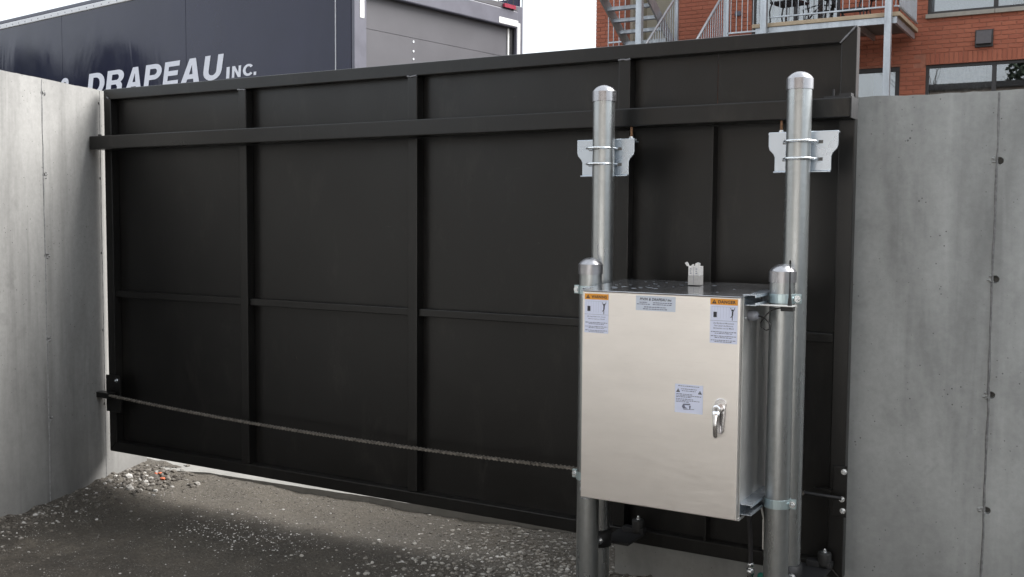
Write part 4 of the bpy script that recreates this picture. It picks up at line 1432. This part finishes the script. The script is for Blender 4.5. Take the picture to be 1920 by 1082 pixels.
for a, b in ((-3.76, 11.92), (-3.40, 11.92), (-3.76, 12.13), (-3.40, 12.13)):
    q = MB(); q.tube([(a, b, 4.477), (a, b, 4.64)], .010, 6); q.build('leg', M['iron'], fx_)

# ---- outside staircase
sc = thing('steel_staircase', (-6.7, 12.3, 1.88), 'galvanised steel outdoor staircase against the brick building', 'staircase')
def sp_(name, mb, mt='galv_far', bevel=0.0): return mb.build(name, M[mt], sc, bevel=bevel)
# upper flight comes back towards the viewer
f0, f1 = Vector((0, 12.95, 4.50)), Vector((0, 11.2, 5.56))
for x, w in ((-7.58, .03), (-6.78, .03)):
    q = MB(); q.bar((x, f0.y, f0.z), (x, f1.y, f1.z), w, .20); sp_('stringer', q)
for i in range(7):
    t = (i + .5) / 7
    y = f0.y + (f1.y - f0.y) * t; z = f0.z + (f1.z - f0.z) * t + .02
    q = MB(); q.box(-7.563, -6.797, y - .13, y + .12, z - .015, z + .010); q.box(-7.563, -6.797, y - .135, y - .1305, z - .045, z + .010)
    sp_('tread', q, 'galv_far')
# lower flight goes up away from the viewer, between two railings
l0, l1 = Vector((0, 10.6, 2.70)), Vector((0, 12.95, 4.52))
for x in (-6.70, -5.84):
    q = MB(); q.bar((x, l0.y, l0.z), (x, l1.y, l1.z), .03, .2); sp_('stringer', q)
    hr = .88
    q = MB(); q.tube([(x, l0.y, l0.z + hr), (x, l1.y - .1, l1.z + hr - .08)], .022, 10); sp_('handrail', q)
    nb = 22
    for i in range(nb):
        t = (i + .5) / nb
        y = l0.y + (l1.y - l0.y - .1) * t; z = l0.z + (l1.z - l0.z - .08) * t
        q = MB(); q.tube([(x, y, z + .06), (x, y, z + hr)], .008, 6); sp_('baluster', q)
    q = MB(); q.bar((x, 12.9, 2.0), (x, 12.9, 5.6), .05, .05); sp_('rail_post', q)
for i in range(11):
    t = (i + .5) / 11
    y = l0.y + (l1.y - l0.y) * t; z = l0.z + (l1.z - l0.z) * t
    q = MB(); q.box(-6.684, -5.856, y - .11, y + .13, z - .012, z + .012); sp_('tread', q)
sp_('landing', MB().box(-7.9, -5.84, 12.96, BY - .01, 4.50, 4.545))
sp_('column', MB().box(-6.855, -6.755, 11.50, 11.60, 1.88, 7.0), 'galv_far', .006)
q = MB(); q.bar((-8.0, 12.93, 4.655), (-7.60, 12.93, 4.655), .03, .025); sp_('bottom_rail', q)
q = MB(); q.bar((-8.02, 12.93, 5.6), (-7.60, 12.93, 5.6), .03, .03); sp_('top_rail', q)
for x in (-8.0, -7.90, -7.79, -7.68):
    q = MB(); q.tube([(x, 12.93, 4.55), (x, 12.93, 5.6)], .009, 6); sp_('baluster', q)
q = MB(); q.bar((-8.05, 12.9, 4.52), (-7.60, 12.9, 4.52), .2, .05); sp_('landing_edge', q)

# ================================================================== GRAVEL (too much to count)
def stones(n, pick, smin, smax, name, mt, seed, up_=.25):
    rnd = random.Random(seed)
    ico = bmesh.new(); bmesh.ops.create_icosphere(ico, subdivisions=1, radius=1)
    bv = [v.co.copy() for v in ico.verts]; bf = [[v.index for v in f.verts] for f in ico.faces]; ico.free()
    q = MB()
    for i in range(n):
        x, y, k = pick(rnd)
        s = smin + (smax - smin) * rnd.random() ** 2.6 * k
        sx, sy, sz = s * rnd.uniform(.7, 1.5), s * rnd.uniform(.7, 1.3), s * rnd.uniform(.45, .9)
        a = rnd.uniform(0, 6.28); ca, sa = math.cos(a), math.sin(a)
        z = hgt(x, y) + sz * up_
        vs = []
        for v in bv:
            j = rnd.uniform(.8, 1.2)
            vx, vy, vz = v.x * sx * j, v.y * sy * j, v.z * sz * j
            vs.append((x + vx * ca - vy * sa, y + vx * sa + vy * ca, z + vz))
        q.add(vs, bf)
    o = q.build(name, M[mt])
    return o
def near_wall(rnd):
    t = rnd.uniform(-.35, 2.6); d = abs(rnd.gauss(0, .16)) + .01
    return (-5.207 + .307 * t + .952 * d, .04 - .952 * t + .307 * d, 1.0)
def by_posts(rnd):
    return (rnd.gauss(-2.15, .42), rnd.gauss(.05, .42), 1.0)
def anywhere(rnd):
    return (rnd.uniform(-5.1, -1.3), rnd.uniform(-1.9, .55), .8)
def grit(rnd):
    y = -1.95 + 2.5 * rnd.random() ** .8
    return (rnd.uniform(-5.1, -1.4), y, 1.0)
def heap(rnd):
    return (rnd.gauss(-4.98, .13), rnd.gauss(.15, .13), 1.2)
def patch(rnd):
    return (rnd.gauss(-3.75, .28), rnd.gauss(-.25, .12), .5)
tag(stones(3000, near_wall, .0025, .012, 'gravel', 'stone', 1, .0), 'loose grey gravel along the foot of the left concrete wall', 'gravel', kind='stuff')
tag(stones(5200, by_posts, .0025, .0125, 'gravel', 'pale_stone', 2, .1), 'pale gravel spilled on the ground left of the galvanised posts', 'gravel', kind='stuff')
tag(stones(1500, anywhere, .0015, .009, 'gravel', 'stone', 3, -.1), 'scattered small stones over the dark yard dirt', 'gravel', kind='stuff')
tag(stones(11000, grit, .0012, .0055, 'grit', 'stone', 6, .0), 'fine grey grit covering the yard dirt', 'grit', kind='stuff')
tag(stones(420, heap, .004, .018, 'gravel', 'stone', 4), 'small heap of stones at the gate\'s lower left corner', 'gravel', kind='stuff')
tag(stones(420, patch, .002, .008, 'gravel', 'rubble', 5), 'sprinkle of white crumbs on the dirt before the gate', 'gravel', kind='stuff')
fr = stones(3, lambda r: (r.gauss(-4.98, .05), r.gauss(.22, .05), 1), .015, .02, 'brick_fragment', 'fragment', 9, .9)
tag(fr, 'few broken orange brick bits in the stone heap', 'brick bits', kind='stuff')

# ================================================================== BARE TREES (seen only as reflections in truck and windows)
def bare_tree_mesh(seed, h):
    rnd = random.Random(seed)
    q = MB()
    def grow(p, d, ln, r, lvl):
        pts, rs = [p], [r]
        for i in range(3):
            d = (d + Vector((rnd.uniform(-.18, .18), rnd.uniform(-.18, .18), rnd.uniform(-.05, .14)))).normalized()
            pts.append(pts[-1] + d * ln / 3); rs.append(r * (1 - .16 * (i + 1)))
        q.tube(pts, rs, 6 if lvl < 2 else 4, False)
        if lvl >= 5: return
        for i in range(3 if lvl < 4 else 2):
            k = rnd.choice((1, 2, 3)) if i else 3
            nd = (d + Vector((rnd.uniform(-1, 1), rnd.uniform(-1, 1), rnd.uniform(-.25, .6))) * .75).normalized()
            grow(pts[k], nd, ln * rnd.uniform(.6, .8), rs[k] * .66, lvl + 1)
    grow(Vector((0, 0, -.15)), Vector((0, 0, 1)), h * .34, h * .034, 0)
    return q
M['bark'] = plain('bark', (.05, .042, .036), .95, var=.3, scale=20)
t0 = bare_tree_mesh(5, 9.0)
tobj = t0.build('bare_tree', M['bark'], origin=(0, 0, 0))
spots = [(-6.7, -19.5, 1.3, 0.4, 'tall bare tree reflected in the lower windows of the brick building'), (-20.5, -2.6, .85, 1.7, 'bare tree reflected in the truck side above its lettering'),
         (-18.2, -3.9, .8, 3.0, 'bare tree reflected near the rear corner of the truck side')]
for i, (x, y, sc_, rz, lab) in enumerate(spots):
    o = tobj if i == 0 else tobj.copy()
    if i: C.objects.link(o)
    o.location = (x, y, -.1); o.scale = (sc_,) * 3; o.rotation_euler = (0, 0, rz)
    tag(o, lab, 'tree', 'bare trees')
M['needle'] = plain('added_evergreen_foliage', (.028, .045, .026), .8, var=.5, scale=8)
def evergreen(x, y, h, r, seed, lab):  # unseen trees added to put dark shapes into truck and pane reflections
    rnd = random.Random(seed)
    t = thing('added_evergreen', (x, y, -.1), lab, 'tree', 'evergreens added for reflections')
    q = MB(); q.tube([(x, y, -.1), (x + .05, y, h * .4), (x, y, h * .9)], [.16, .11, .03], 8); q.build('trunk', M['bark'], t)
    q = MB()
    for i in range(2600):
        u = rnd.random(); zz_ = h * (.08 + .92 * u)
        rad = r * math.sqrt(max(0, 1 - (max(0, u - .35) / .66) ** 2)) * math.sqrt(rnd.uniform(.25, 1)) * (1 + .18 * noise.noise((u * 6, seed, i * .01)))
        a_ = rnd.uniform(0, 6.283)
        c_ = Vector((x + rad * math.cos(a_), y + rad * math.sin(a_), zz_))
        d1_ = Vector((rnd.uniform(-1, 1), rnd.uniform(-1, 1), rnd.uniform(-1, 1))).normalized() * rnd.uniform(.10, .22)
        d2_ = d1_.cross(Vector((rnd.uniform(-1, 1), rnd.uniform(-1, 1), rnd.uniform(-1, 1)))).normalized() * .09
        q.add([c_ - d1_, c_ + d2_, c_ + d1_, c_ - d2_], [(0, 1, 2, 3)])
    q.build('added_crown', M['needle'], t)
evergreen(-24.9, -.3, 5.5, 1.35, 1, 'added evergreen giving a rounded dark reflection low at the far left of the truck side')
evergreen(-22.6, -1.5, 5.5, 1.6, 2, 'added evergreen giving a rounded dark reflection above the truck lettering')
evergreen(-3.6, -20.5, 10.0, 1.5, 3, 'tall added evergreen giving a dark reflection in the right lower window pane')
